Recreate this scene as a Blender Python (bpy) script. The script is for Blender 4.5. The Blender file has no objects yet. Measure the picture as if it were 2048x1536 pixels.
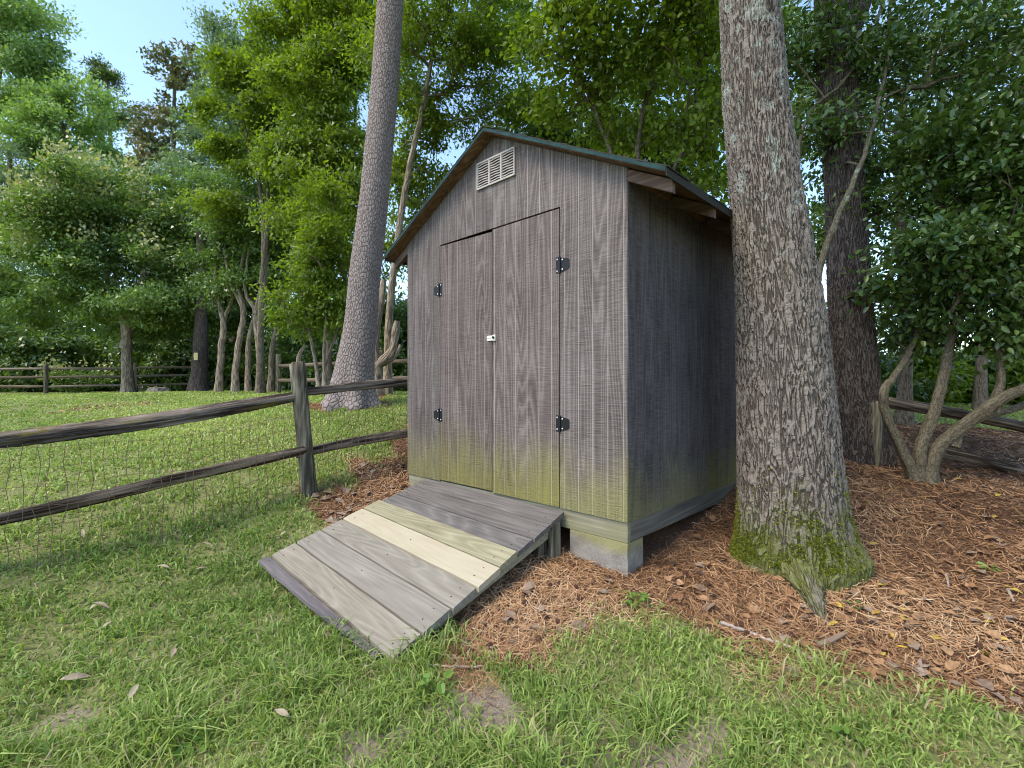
import bpy, bmesh, math, random
import numpy as np
from mathutils import Vector, Matrix

R = math.radians
sc = bpy.context.scene
col = sc.collection
# ------------------------------------------------------------------ camera, sky, sun, exposure
CAMZ, F = 1.30, 976.0
cam_d = bpy.data.cameras.new('camera'); cam = bpy.data.objects.new('camera', cam_d); col.objects.link(cam)
cam_d.sensor_width = 36.0; cam_d.lens = 36.0 * F / 2048.0
cam_d.clip_start = 0.05; cam_d.clip_end = 600
cam.location = (0, 0, CAMZ); cam.rotation_euler = (R(90), 0, 0)
sc.camera = cam
SUN_EL, SUN_ROT = 56.0, 238.0
world = bpy.data.worlds.new('World'); sc.world = world; world.use_nodes = True
wn = world.node_tree; wn.nodes.clear()
sky = wn.nodes.new('ShaderNodeTexSky'); sky.sky_type = 'NISHITA'; sky.sun_disc = False
sky.sun_elevation = R(SUN_EL); sky.sun_rotation = R(SUN_ROT); sky.air_density = 1.0; sky.dust_density = 0.6; sky.ozone_density = 1.6
bg = wn.nodes.new('ShaderNodeBackground'); bg.inputs[1].default_value = 0.14
wo = wn.nodes.new('ShaderNodeOutputWorld')
wn.links.new(sky.outputs[0], bg.inputs[0]); wn.links.new(bg.outputs[0], wo.inputs[0])
sun_d = bpy.data.lights.new('sun', 'SUN'); sun = bpy.data.objects.new('sun', sun_d); col.objects.link(sun)
sun_d.energy = 1.5; sun_d.angle = R(28); sun_d.color = (1.0, 0.89, 0.70)
_az = R(SUN_ROT)
sdir = Vector((math.sin(_az) * math.cos(R(SUN_EL)), math.cos(_az) * math.cos(R(SUN_EL)), math.sin(R(SUN_EL))))
sun.rotation_euler = (-sdir).to_track_quat('-Z', 'Y').to_euler()
sc.view_settings.view_transform = 'Standard'; sc.view_settings.look = 'None'
sc.view_settings.gamma = 1.0; sc.view_settings.use_curve_mapping = False
sc.view_settings.exposure = 1.62
sc.render.engine = 'CYCLES'
sc.cycles.use_denoising = True
sc.cycles.filter_width = 1.05
sc.cycles.max_bounces = 6; sc.cycles.diffuse_bounces = 3; sc.cycles.glossy_bounces = 2
sc.cycles.transmission_bounces = 4; sc.cycles.transparent_max_bounces = 4
sc.cycles.caustics_reflective = False; sc.cycles.caustics_refractive = False

rng = np.random.default_rng(11)
random.seed(5)

# ------------------------------------------------------------------ node helpers
def new_mat(name):
    m = bpy.data.materials.new(name); m.use_nodes = True
    nt = m.node_tree; nt.nodes.clear()
    out = nt.nodes.new('ShaderNodeOutputMaterial')
    return m, nt, out
def nd(nt, typ, props=None, **inp):
    n = nt.nodes.new('ShaderNode' + typ)
    for k, v in (props or {}).items(): setattr(n, k, v)
    for k, v in inp.items():
        s = n.inputs[int(k[1:])] if k[0] == 'i' and k[1:].isdigit() else n.inputs[k.replace('_', ' ')]
        if isinstance(v, bpy.types.NodeSocket): nt.links.new(v, s)
        else: s.default_value = v
    return n
def ma(nt, op, a, b=0.0, c=0.0, clamp=False):
    return nd(nt, 'Math', {'operation': op, 'use_clamp': clamp}, i0=a, i1=b, i2=c).outputs[0]
def c4(c): return (c[0], c[1], c[2], 1.0)
def mix(nt, f, a, b, mode='MIX'):
    n = nt.nodes.new('ShaderNodeMix'); n.data_type = 'RGBA'; n.blend_type = mode
    for i, v in ((0, f), (6, a), (7, b)):
        if isinstance(v, bpy.types.NodeSocket): nt.links.new(v, n.inputs[i])
        else: n.inputs[i].default_value = v if i == 0 else c4(v)
    return n.outputs[2]
def ramp(nt, fac, stops, interp='LINEAR'):
    n = nt.nodes.new('ShaderNodeValToRGB'); n.color_ramp.interpolation = interp
    e = n.color_ramp.elements
    while len(e) < len(stops): e.new(0.5)
    for k, (p, c) in enumerate(stops):
        e[k].position = p; e[k].color = c4(c) if not isinstance(c, (int, float)) else (c, c, c, 1)
    nt.links.new(fac, n.inputs[0]); return n.outputs[0]
def smooth(nt, v, a, b):
    n = nd(nt, 'MapRange', {'interpolation_type': 'SMOOTHSTEP'}, Value=v)
    n.inputs[1].default_value = a; n.inputs[2].default_value = b
    n.inputs[3].default_value = 0; n.inputs[4].default_value = 1
    return n.outputs[0]
def coords(nt, scale=(1, 1, 1), kind='Object', rand=False):
    tc = nd(nt, 'TexCoord'); v = tc.outputs[kind]
    if rand:
        oi = nd(nt, 'ObjectInfo')
        off = nd(nt, 'VectorMath', {'operation': 'SCALE'}, i0=(37.0, 11.0, 23.0)); nt.links.new(oi.outputs['Random'], off.inputs['Scale'])
        v = nd(nt, 'VectorMath', {'operation': 'ADD'}, i0=v, i1=off.outputs[0]).outputs[0]
    return nd(nt, 'Mapping', Vector=v, Scale=scale).outputs[0]
def noise(nt, vec, scale, detail=4, rough=0.55, dist=0.0):
    return nd(nt, 'TexNoise', Vector=vec, Scale=scale, Detail=detail, Roughness=rough, Distortion=dist).outputs[0]
def principled(nt, out, color, rough=0.8, bump=None, bstr=0.5, bdist=0.01, spec=0.3):
    p = nd(nt, 'BsdfPrincipled', Base_Color=color if isinstance(color, bpy.types.NodeSocket) else c4(color), Roughness=rough)
    p.inputs['Specular IOR Level'].default_value = spec
    if bump is not None:
        b = nd(nt, 'Bump', Height=bump, Strength=bstr, Distance=bdist); nt.links.new(b.outputs[0], p.inputs['Normal'])
    nt.links.new(p.outputs[0], out.inputs[0]); return p

# ------------------------------------------------------------------ materials
def wood_mat(name, dark, light, axis='x', rings=26, rough_saw=0.0, algae=None, knot=True, groove=None, bstr=0.6, grain=1.0, streak_k=.5, fine_k=.55, fine_s=62, blot_k=.40):
    """weathered sawn wood; grain runs along the given local axis"""
    m, nt, out = new_mat(name)
    lo, hi = 0.24, 3.0
    sc_f = {'x': (lo, hi, hi), 'z': (hi, hi, lo), 'y': (hi, lo, hi)}[axis]
    v1 = coords(nt, sc_f, rand=True)
    field = noise(nt, v1, 1.3, 2, 0.4, 0.12)
    fv = field
    kn = None
    if knot:
        kv = coords(nt, {'x': (0.75, 2.2, 2.2), 'z': (2.2, 2.2, 0.75), 'y': (2.2, 0.75, 2.2)}[axis], rand=True)
        vo = nd(nt, 'TexVoronoi', {'feature': 'F1'}, Vector=kv, Scale=1.6).outputs['Distance']
        kn = smooth(nt, vo, 0.16, 0.02)
        fv = ma(nt, 'ADD', field, ma(nt, 'MULTIPLY', kn, 0.25))
    band = ma(nt, 'FRACT', ma(nt, 'MULTIPLY', fv, rings))
    band = ma(nt, 'MULTIPLY', ma(nt, 'ABSOLUTE', ma(nt, 'SUBTRACT', band, 0.5)), 2.0)
    band = ma(nt, 'POWER', band, 1.8)
    v2 = coords(nt, {'x': (2, fine_s, fine_s), 'z': (fine_s, fine_s, 2), 'y': (fine_s, 2, fine_s)}[axis], rand=True)
    fine = noise(nt, v2, 1.0, 3, 0.6)
    v3 = coords(nt, {'x': (1.0, 9, 9), 'z': (9, 9, 1.0), 'y': (9, 1.0, 9)}[axis], rand=True)
    streak = noise(nt, v3, 1.6, 4, 0.6)
    blot = noise(nt, coords(nt, rand=True), 2.3, 4, 0.6)
    f = ma(nt, 'ADD', ma(nt, 'MULTIPLY', band, 0.30 * grain), ma(nt, 'ADD', ma(nt, 'MULTIPLY', ma(nt, 'SUBTRACT', fine, 0.5), fine_k * 1.7), 0.30))
    f = ma(nt, 'ADD', f, ma(nt, 'MULTIPLY', ma(nt, 'SUBTRACT', streak, 0.5), streak_k))
    f = ma(nt, 'ADD', f, ma(nt, 'MULTIPLY', ma(nt, 'SUBTRACT', blot, 0.5), blot_k), clamp=True)
    h = ma(nt, 'ADD', ma(nt, 'MULTIPLY', band, -0.5 * grain), ma(nt, 'MULTIPLY', fine, 0.6))
    if rough_saw:
        v4 = coords(nt, {'z': (8, 8, 120), 'x': (120, 8, 8), 'y': (8, 120, 8)}[axis], rand=True)
        saw = noise(nt, v4, 1.0, 2, 0.7)
        f = ma(nt, 'ADD', f, ma(nt, 'MULTIPLY', ma(nt, 'SUBTRACT', saw, 0.5), rough_saw), clamp=True)
        h = ma(nt, 'ADD', h, ma(nt, 'MULTIPLY', saw, 1.4))
    colr = ramp(nt, f, [(0.12, dark), (0.50, tuple((a + b) / 2 for a, b in zip(dark, light))), (0.85, light)])
    if kn is not None:
        colr = mix(nt, ma(nt, 'MULTIPLY', smooth(nt, vo, 0.055, 0.02), 0.55), colr, (dark[0] * .7, dark[1] * .6, dark[2] * .5))
    if algae:
        tc = nd(nt, 'TexCoord'); z = nd(nt, 'SeparateXYZ', Vector=tc.outputs['Object']).outputs[2]
        an = noise(nt, coords(nt, (1.4, 1.4, 0.7)), 2.2, 5, 0.65)
        edge = ma(nt, 'ADD', z, ma(nt, 'MULTIPLY', ma(nt, 'SUBTRACT', an, 0.5), 0.75))
        am = smooth(nt, edge, algae[1], algae[0])
        am = ma(nt, 'MULTIPLY', am, ma(nt, 'ADD', 0.35, ma(nt, 'MULTIPLY', f, 0.65)))
        colr = mix(nt, am, colr, algae[2])
    rv = nd(nt, 'ObjectInfo').outputs['Random']
    hs = nd(nt, 'HueSaturation', Color=colr, Value=ma(nt, 'ADD', 0.86, ma(nt, 'MULTIPLY', rv, 0.28)), Saturation=ma(nt, 'ADD', 0.8, ma(nt, 'MULTIPLY', ma(nt, 'FRACT', ma(nt, 'MULTIPLY', rv, 7.3)), 0.4)))
    principled(nt, out, hs.outputs[0], 0.88, h, bstr, 0.004, 0.15)
    return m

M = {}
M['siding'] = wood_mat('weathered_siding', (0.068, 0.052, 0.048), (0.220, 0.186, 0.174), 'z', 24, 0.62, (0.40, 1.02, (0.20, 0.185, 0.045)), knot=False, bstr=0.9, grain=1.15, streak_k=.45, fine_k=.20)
M['siding_side'] = wood_mat('shaded_side_siding', (0.042, 0.035, 0.035), (0.150, 0.130, 0.128), 'z', 22, 0.8, (0.36, 0.86, (0.17, 0.155, 0.05)), knot=False, bstr=0.9, grain=0.7, streak_k=.5, fine_k=.25)  # same siding made darker: the side wall's shade is put into its colour
M['groove'] = wood_mat('siding_groove', (0.22, 0.19, 0.18), (0.38, 0.335, 0.315), 'z', 8, 0.3, (0.42, 0.95, (0.27, 0.26, 0.09)), knot=False, grain=0.3)
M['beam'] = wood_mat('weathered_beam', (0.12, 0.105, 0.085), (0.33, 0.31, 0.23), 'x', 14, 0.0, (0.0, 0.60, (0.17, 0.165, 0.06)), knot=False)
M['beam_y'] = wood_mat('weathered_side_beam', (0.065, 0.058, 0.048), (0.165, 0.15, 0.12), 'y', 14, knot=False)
M['soffit'] = wood_mat('brown_roof_timber', (0.055, 0.034, 0.022), (0.19, 0.125, 0.08), 'x', 14, knot=False)
M['rafter'] = wood_mat('rafter_timber', (0.07, 0.045, 0.035), (0.20, 0.145, 0.115), 'x', 12)
M['plank_dark'] = wood_mat('ramp_board_dark_grey', (0.07, 0.063, 0.058), (0.20, 0.182, 0.166), 'x', 20, knot=True, grain=0.7, fine_k=.38, streak_k=.3, blot_k=.3)
M['plank_green'] = wood_mat('ramp_board_greenish', (0.165, 0.15, 0.095), (0.33, 0.305, 0.21), 'x', 30, fine_k=.38, streak_k=.3, blot_k=.3)
M['plank_fresh'] = wood_mat('ramp_board_fresh_pine', (0.40, 0.33, 0.20), (0.50, 0.44, 0.31), 'x', 20, grain=0.35, bstr=0.15)
M['plank_pale'] = wood_mat('ramp_board_pale_grey', (0.17, 0.15, 0.118), (0.31, 0.283, 0.235), 'x', 22, grain=.9, fine_k=.38, streak_k=.3, blot_k=.3)
M['plank_foot'] = wood_mat('ramp_board_purple_grey', (0.085, 0.075, 0.076), (0.19, 0.17, 0.168), 'x', 14, knot=False, grain=0.5)
M['rail'] = wood_mat('split_rail_wood', (0.028, 0.019, 0.013), (0.27, 0.215, 0.165), 'x', 16, knot=False, bstr=1.0, streak_k=1.5, fine_k=1.0, fine_s=45)
M['post'] = wood_mat('fence_post_wood', (0.045, 0.038, 0.024), (0.24, 0.21, 0.14), 'z', 16, knot=False, bstr=1.0, streak_k=1.3, fine_k=.9, fine_s=50)
M['rail_far'] = wood_mat('far_rail_wood', (0.07, 0.055, 0.04), (0.22, 0.18, 0.13), 'x', 8, knot=False)

def simple(name, c, rough=0.6, var=0.25, scale=18, metal=0.0, bstr=0.3, bdist=0.004, spec=0.4):
    m, nt, out = new_mat(name)
    n = noise(nt, coords(nt, rand=True), scale, 5, 0.6)
    cc = ramp(nt, n, [(0.25, tuple(x * (1 - var) for x in c)), (0.75, tuple(min(1, x * (1 + var)) for x in c))])
    p = principled(nt, out, cc, rough, n, bstr, bdist, spec); p.inputs['Metallic'].default_value = metal
    return m
M['iron'] = simple('black_painted_iron', (0.008, 0.008, 0.009), 0.5, 0.3, 40, spec=0.25)
M['bolt'] = simple('zinc_bolt', (0.62, 0.62, 0.60), 0.35, 0.15, 30, 0.7)
M['latch'] = simple('cream_painted_metal', (0.62, 0.60, 0.52), 0.45, 0.12, 30)
M['vent'] = simple('aged_vent_paint', (0.37, 0.33, 0.30), 0.6, 0.2, 25)
M['dark'] = simple('vent_mesh', (0.03, 0.027, 0.025), 0.9)  # plain dark sheet behind the louvres
M['drip'] = simple('teal_drip_edge', (0.006, 0.030, 0.029), 0.6, 0.8, 9, spec=0.2)
M['wire'] = simple('rusty_wire', (0.16, 0.095, 0.06), 0.7, 0.4, 60)
M['screw'] = simple('rusted_screw', (0.06, 0.05, 0.045), 0.5, 0.3, 90)
M['tag'] = simple('yellow_tag', (0.62, 0.50, 0.22), 0.6, 0.15, 20)
M['cutwood'] = simple('grey_stump_wood', (0.14, 0.12, 0.10), 0.9, 0.4, 14, bstr=0.8, bdist=0.02)

def concrete_mat():
    m, nt, out = new_mat('old_concrete')
    v = coords(nt, rand=True)
    a = noise(nt, v, 9, 5, 0.7); b = noise(nt, v, 160, 2, 0.7); g = noise(nt, v, 5, 4, 0.6)
    c = ramp(nt, ma(nt, 'ADD', ma(nt, 'MULTIPLY', a, 0.5), ma(nt, 'MULTIPLY', b, 0.5)), [(0.35, (0.13, 0.12, 0.105)), (0.62, (0.30, 0.275, 0.24))])
    z = nd(nt, 'SeparateXYZ', Vector=nd(nt, 'TexCoord').outputs['Object']).outputs[2]
    am = smooth(nt, ma(nt, 'ADD', z, ma(nt, 'MULTIPLY', ma(nt, 'SUBTRACT', g, 0.5), 0.35)), 0.16, 0.28)
    c = mix(nt, ma(nt, 'MULTIPLY', am, 0.7), c, (0.25, 0.23, 0.075))
    principled(nt, out, c, 0.95, b, 0.5, 0.004, 0.1); return m
M['concrete'] = concrete_mat()

def shingle_mat():
    m, nt, out = new_mat('dark_asphalt_shingle')
    b = noise(nt, coords(nt, rand=True), 300, 2, 0.7); a = noise(nt, coords(nt), 4, 4, 0.6)
    c = ramp(nt, b, [(0.3, (0.02, 0.02, 0.018)), (0.7, (0.07, 0.068, 0.06))])
    c = mix(nt, smooth(nt, a, 0.5, 0.7), c, (0.055, 0.065, 0.025))
    principled(nt, out, c, 0.95, b, 0.5, 0.003, 0.1); return m
M['shingle'] = shingle_mat()

def bark_mat(name, ridge, furrow, su, sv, depth, lichen=None, moss=None, plates=False, disp=True):
    m, nt, out = new_mat(name)
    uv = nd(nt, 'UVMap').outputs[0]
    v = nd(nt, 'Mapping', Vector=uv, Scale=(su, sv, 1)).outputs[0]
    w = nd(nt, 'TexNoise', Vector=nd(nt, 'Mapping', Vector=uv, Scale=(su * .6, sv * 1.2, 1)).outputs[0], Scale=1.0, Detail=3)
    d = nd(nt, 'VectorMath', {'operation': 'SCALE'}, i0=nd(nt, 'VectorMath', {'operation': 'SUBTRACT'}, i0=w.outputs['Color'], i1=(0.5, 0.5, 0.5)).outputs[0], Scale=0.75)
    v = nd(nt, 'VectorMath', {'operation': 'ADD'}, i0=v, i1=d.outputs[0]).outputs[0]
    cell = nd(nt, 'TexVoronoi', {'feature': 'F1', 'voronoi_dimensions': '2D'}, Vector=v, Scale=1.0).outputs['Color']
    if plates:
        vo = nd(nt, 'TexVoronoi', {'feature': 'DISTANCE_TO_EDGE', 'voronoi_dimensions': '2D'}, Vector=v, Scale=1.0).outputs['Distance']
        hgt = smooth(nt, vo, 0.0, 0.22)
    else:      # interlacing vertical ridges: furrows follow the contour of a stretched noise, broken by cross cracks
        n1 = noise(nt, nd(nt, 'Mapping', Vector=uv, Scale=(su, sv, 1)).outputs[0], 1.0, 2, 0.5, 0.5)
        fr = ma(nt, 'FRACT', ma(nt, 'MULTIPLY', n1, 5.4))
        fr = ma(nt, 'MULTIPLY', ma(nt, 'ABSOLUTE', ma(nt, 'SUBTRACT', fr, 0.5)), 2.0)
        n2 = noise(nt, nd(nt, 'Mapping', Vector=uv, Scale=(su * .7, sv * 5, 1)).outputs[0], 1.0, 3, 0.6, 0.8)
        hgt = ma(nt, 'MULTIPLY', smooth(nt, fr, 0.92, 0.30), ma(nt, 'ADD', 0.62, ma(nt, 'MULTIPLY', smooth(nt, n2, 0.36, 0.54), 0.38)))
    fine = noise(nt, nd(nt, 'Mapping', Vector=uv, Scale=(90, 40, 1)).outputs[0], 1.0, 5, 0.7)
    med = noise(nt, nd(nt, 'Mapping', Vector=uv, Scale=(9, 3, 1)).outputs[0], 1.0, 4, 0.6)
    cr = nd(nt, 'SeparateXYZ', Vector=cell).outputs[0]
    h = ma(nt, 'ADD', ma(nt, 'MULTIPLY', hgt, ma(nt, 'ADD', 0.75, ma(nt, 'MULTIPLY', cr, 0.35))), ma(nt, 'MULTIPLY', fine, 0.35))
    f = ma(nt, 'ADD', ma(nt, 'MULTIPLY', hgt, 0.55), ma(nt, 'MULTIPLY', fine, 0.45))
    f = ma(nt, 'ADD', f, ma(nt, 'MULTIPLY', ma(nt, 'SUBTRACT', med, 0.5), 0.5))
    f = ma(nt, 'ADD', f, ma(nt, 'MULTIPLY', ma(nt, 'SUBTRACT', cr, 0.5), 0.18), clamp=True)
    c = ramp(nt, f, [(0.22, furrow), (0.55, tuple(a * .55 + b * .45 for a, b in zip(ridge, furrow))), (0.82, ridge)])
    sep = nd(nt, 'SeparateXYZ', Vector=uv)
    fl = noise(nt, nd(nt, 'Mapping', Vector=uv, Scale=(150, 75, 1)).outputs[0], 1.0, 2, 0.6)
    c = mix(nt, ma(nt, 'MULTIPLY', smooth(nt, fl, 0.56, 0.68), 0.45), c, tuple(min(1, x * 1.45) for x in ridge))
    if lichen:
        ln = noise(nt, nd(nt, 'Mapping', Vector=uv, Scale=(4.5, 3.2, 1)).outputs[0], 1.6, 5, 0.68)
        lm = smooth(nt, ma(nt, 'ADD', ln, ma(nt, 'MULTIPLY', smooth(nt, sep.outputs[1], 0.9, 3.3), 0.11)), 0.645, 0.72)
        lm = ma(nt, 'MULTIPLY', lm, smooth(nt, fine, 0.38, 0.5))
        c = mix(nt, ma(nt, 'MULTIPLY', lm, 0.85), c, lichen)
    if moss:
        mn = noise(nt, nd(nt, 'Mapping', Vector=uv, Scale=(6, 4, 1)).outputs[0], 1.3, 5, 0.7)
        mm = smooth(nt, ma(nt, 'ADD', sep.outputs[1], ma(nt, 'MULTIPLY', ma(nt, 'SUBTRACT', mn, 0.5), 1.3)), moss[1], moss[0])
        mm = ma(nt, 'MULTIPLY', mm, smooth(nt, fine, 0.25, 0.55))
        c = mix(nt, ma(nt, 'MULTIPLY', mm, 0.85), c, mix(nt, fine, (0.04, 0.06, 0.008), (0.17, 0.19, 0.025)))
    p = principled(nt, out, c, 0.95, None, spec=0.12)
    if disp:
        dn = nd(nt, 'Displacement', Height=h, Midlevel=0.7, Scale=depth)
        nt.links.new(dn.outputs[0], out.inputs['Displacement']); m.displacement_method = 'BOTH'
    else:
        b = nd(nt, 'Bump', Height=h, Strength=0.9, Distance=depth); nt.links.new(b.outputs[0], p.inputs['Normal'])
    return m
M['bark_main'] = bark_mat('grey_furrowed_bark', (0.235, 0.203, 0.172), (0.070, 0.054, 0.042), 34, 4.2, 0.017, lichen=(0.33, 0.36, 0.31), moss=(0.10, 0.62))
M['bark_pine'] = bark_mat('pine_plate_bark', (0.27, 0.228, 0.215), (0.15, 0.115, 0.10), 34, 13.0, 0.012, plates=True)
M['bark_dark'] = bark_mat('dark_furrowed_bark', (0.13, 0.105, 0.09), (0.035, 0.027, 0.022), 32, 4.0, 0.016)
M['bark_limb'] = bark_mat('limb_bark', (0.20, 0.165, 0.125), (0.08, 0.065, 0.045), 22, 3, 0.004, disp=False)
M['bark_tan'] = bark_mat('tan_stem_bark', (0.33, 0.27, 0.20), (0.13, 0.10, 0.07), 12, 1.6, 0.012, disp=False)
M['bark_mottle'] = bark_mat('mottled_shrub_bark', (0.19, 0.158, 0.105), (0.085, 0.07, 0.045), 30, 9, 0.003, lichen=(0.33, 0.35, 0.25), disp=False)

def leaf_mat(name, stops, transl=0.40, rough=0.42, spec=0.45, tcol=(1.25, 1.35, 0.5)):
    m, nt, out = new_mat(name)
    at_ = nd(nt, 'Attribute', {'attribute_name': 'var'}).outputs['Fac']
    c = ramp(nt, at_, stops)
    p = nd(nt, 'BsdfPrincipled', Base_Color=c, Roughness=rough); p.inputs['Specular IOR Level'].default_value = spec
    t = nd(nt, 'BsdfTranslucent', Color=mix(nt, 1.0, c, tcol, 'MULTIPLY'))
    s = nd(nt, 'MixShader', i0=transl, i1=p.outputs[0], i2=t.outputs[0])
    nt.links.new(s.outputs[0], out.inputs[0]); return m
def leaf_obj_mat(name, stops, transl=0.3, rough=0.4, spec=0.5):
    m, nt, out = new_mat(name)
    c = ramp(nt, nd(nt, 'ObjectInfo').outputs['Random'], stops)
    n = noise(nt, coords(nt, rand=True), 6, 4, 0.6)
    c = mix(nt, ma(nt, 'MULTIPLY', n, 0.35), c, (0.05, 0.035, 0.02) if stops[0][1][0] > stops[0][1][1] else c)
    p = nd(nt, 'BsdfPrincipled', Base_Color=c, Roughness=rough); p.inputs['Specular IOR Level'].default_value = spec
    t = nd(nt, 'BsdfTranslucent', Color=c)
    s = nd(nt, 'MixShader', i0=transl, i1=p.outputs[0], i2=t.outputs[0])
    nt.links.new(s.outputs[0], out.inputs[0]); return m
def st(*cs): return [(i / (len(cs) - 1), c) for i, c in enumerate(cs)]
L_YEL = st((0.088, 0.140, 0.013), (0.159, 0.230, 0.020), (0.242, 0.319, 0.033))
L_MID = st((0.069, 0.123, 0.027), (0.129, 0.213, 0.045), (0.216, 0.309, 0.077))
L_DRK = st((0.043, 0.083, 0.016), (0.079, 0.138, 0.026), (0.144, 0.218, 0.044))
L_HAZE = st((0.091, 0.150, 0.085), (0.150, 0.227, 0.124), (0.234, 0.319, 0.189))  # distance haze is put into these blue-green leaf colours
L_PAL = st((0.113, 0.200, 0.058), (0.187, 0.294, 0.091), (0.292, 0.407, 0.143))  # light green leaves, paled further to carry distance haze in the colour
L_MAG = st((0.070, 0.105, 0.040), (0.140, 0.160, 0.060), (0.250, 0.185, 0.085))
M['leaf_yel'] = leaf_mat('yellow_green_leaf', L_YEL, 0.52)
M['leaf_mid'] = leaf_mat('mid_green_leaf', L_MID)
M['leaf_drk'] = leaf_mat('dark_glossy_leaf', L_DRK, 0.30, 0.30, 0.6)
M['leaf_blu'] = leaf_mat('bluish_leaf', L_HAZE, 0.35)
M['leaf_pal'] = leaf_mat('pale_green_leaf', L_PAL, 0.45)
M['leaf_mag'] = leaf_mat('bronze_leaf', L_MAG, 0.2, 0.35)
M['blossom'] = leaf_mat('cream_blossom', st((0.26, 0.28, 0.11), (0.48, 0.46, 0.24)), 0.3)
M['leafobj_drk'] = leaf_obj_mat('dark_glossy_leaf_single', st((0.026, 0.064, 0.014), (0.050, 0.112, 0.024), (0.090, 0.170, 0.036)), 0.3, 0.28, 0.6)
M['leafobj_yel'] = leaf_obj_mat('yellow_green_leaf_single', L_YEL, 0.45)
M['grass'] = leaf_mat('grass_blade', [(0.0, (0.40, 0.34, 0.20)), (0.07, (0.30, 0.28, 0.14)), (0.12, (0.110, 0.185, 0.038)), (0.50, (0.215, 0.315, 0.072)), (0.75, (0.300, 0.390, 0.096)), (1.0, (0.42, 0.48, 0.16))], 0.35, 0.5, 0.3, (1.2, 1.25, 0.6))
M['needle'] = leaf_mat('pine_needle', st((0.10, 0.050, 0.028), (0.31, 0.165, 0.078), (0.45, 0.265, 0.135), (0.58, 0.42, 0.26)), 0.1, 0.6, 0.25, (1, 1, 1))
M['moss'] = leaf_mat('moss_fuzz', st((0.10, 0.125, 0.016), (0.19, 0.215, 0.026), (0.29, 0.30, 0.05)), 0.3, 0.8, 0.1)
M['fallen_tan'] = leaf_obj_mat('tan_dead_leaf', st((0.30, 0.16, 0.075), (0.42, 0.25, 0.13), (0.24, 0.115, 0.05)), 0.1, 0.6, 0.3)
M['fallen_grey'] = leaf_obj_mat('greyed_dead_leaf', st((0.25, 0.165, 0.115), (0.32, 0.245, 0.185), (0.17, 0.105, 0.07)), 0.1, 0.6, 0.3)
M['fallen_yel'] = leaf_obj_mat('yellow_fallen_leaf', st((0.55, 0.36, 0.05), (0.60, 0.45, 0.09)), 0.2, 0.5, 0.3)
M['fallen_grn'] = leaf_obj_mat('green_fallen_leaf', st((0.10, 0.20, 0.03), (0.16, 0.26, 0.05)), 0.3, 0.5, 0.3)
M['seed'] = simple('brown_seed_ball', (0.085, 0.038, 0.022), 0.85, 0.4, 60)
M['cone'] = simple('pine_cone_scale', (0.14, 0.085, 0.055), 0.8, 0.4, 60)
M['stick'] = simple('grey_stick_bark', (0.33, 0.27, 0.22), 0.9, 0.4, 40)

# ------------------------------------------------------------------ object helpers
def link(o, parent=None):
    col.objects.link(o)
    if parent is not None: o.parent = parent
    return o
def tag(o, label, cat, group=None, kind=None):
    o['label'] = label
    if cat: o['category'] = cat
    if group: o['group'] = group
    if kind: o['kind'] = kind
    return o
def empty(name, label, cat, loc=(0, 0, 0), rz=0.0, group=None):
    o = bpy.data.objects.new(name, None); o.location = loc; o.rotation_euler = (0, 0, rz); o.empty_display_size = 0.1
    link(o); return tag(o, label, cat, group)
def mesh_np(name, V, Fq, mats, parent=None, var=None, smooth_=False, uv=None, midx=None):
    """V (n,3); Fq list of (m,k) index arrays"""
    me = bpy.data.meshes.new(name)
    V = np.asarray(V, np.float32); Fq = [np.asarray(f, np.int32) for f in (Fq if isinstance(Fq, list) else [Fq]) if len(f)]
    me.vertices.add(len(V)); me.vertices.foreach_set('co', V.ravel())
    tot = sum(f.size for f in Fq); me.loops.add(tot)
    me.loops.foreach_set('vertex_index', np.concatenate([f.ravel() for f in Fq]))
    cnt = np.concatenate([np.full(len(f), f.shape[1], np.int32) for f in Fq])
    me.polygons.add(len(cnt)); me.polygons.foreach_set('loop_start', np.concatenate([[0], np.cumsum(cnt)[:-1]]).astype(np.int32))
    if midx is not None: me.polygons.foreach_set('material_index', np.asarray(midx, np.int32))
    me.update(calc_edges=True)
    if var is not None:
        a = me.attributes.new('var', 'FLOAT', 'POINT'); a.data.foreach_set('value', np.asarray(var, np.float32))
    if uv is not None:
        l = me.uv_layers.new(name='UVMap'); l.data.foreach_set('uv', np.asarray(uv, np.float32).ravel())
    if smooth_: me.polygons.foreach_set('use_smooth', np.ones(len(cnt), bool))
    for m in (mats if isinstance(mats, list) else [mats]): me.materials.append(m)
    o = bpy.data.objects.new(name, me); return link(o, parent)
def bm_obj(name, bm, mat, parent=None, bevel=0.0, smooth_=False):
    if bevel: bmesh.ops.bevel(bm, geom=bm.edges[:], offset=bevel, segments=1, affect='EDGES')
    bmesh.ops.recalc_face_normals(bm, faces=bm.faces[:])
    me = bpy.data.meshes.new(name); bm.to_mesh(me); bm.free(); me.materials.append(mat)
    if smooth_:
        for p in me.polygons: p.use_smooth = True
    o = bpy.data.objects.new(name, me); return link(o, parent)
def add_hex(bm, c8):
    vs = [bm.verts.new(c) for c in c8]
    for f in ((0, 3, 2, 1), (4, 5, 6, 7), (0, 1, 5, 4), (1, 2, 6, 5), (2, 3, 7, 6), (3, 0, 4, 7)): bm.faces.new([vs[i] for i in f])
def add_box(bm, x0, x1, y0, y1, z0, z1):
    add_hex(bm, [(x0, y0, z0), (x1, y0, z0), (x1, y1, z0), (x0, y1, z0), (x0, y0, z1), (x1, y0, z1), (x1, y1, z1), (x0, y1, z1)])
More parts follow.
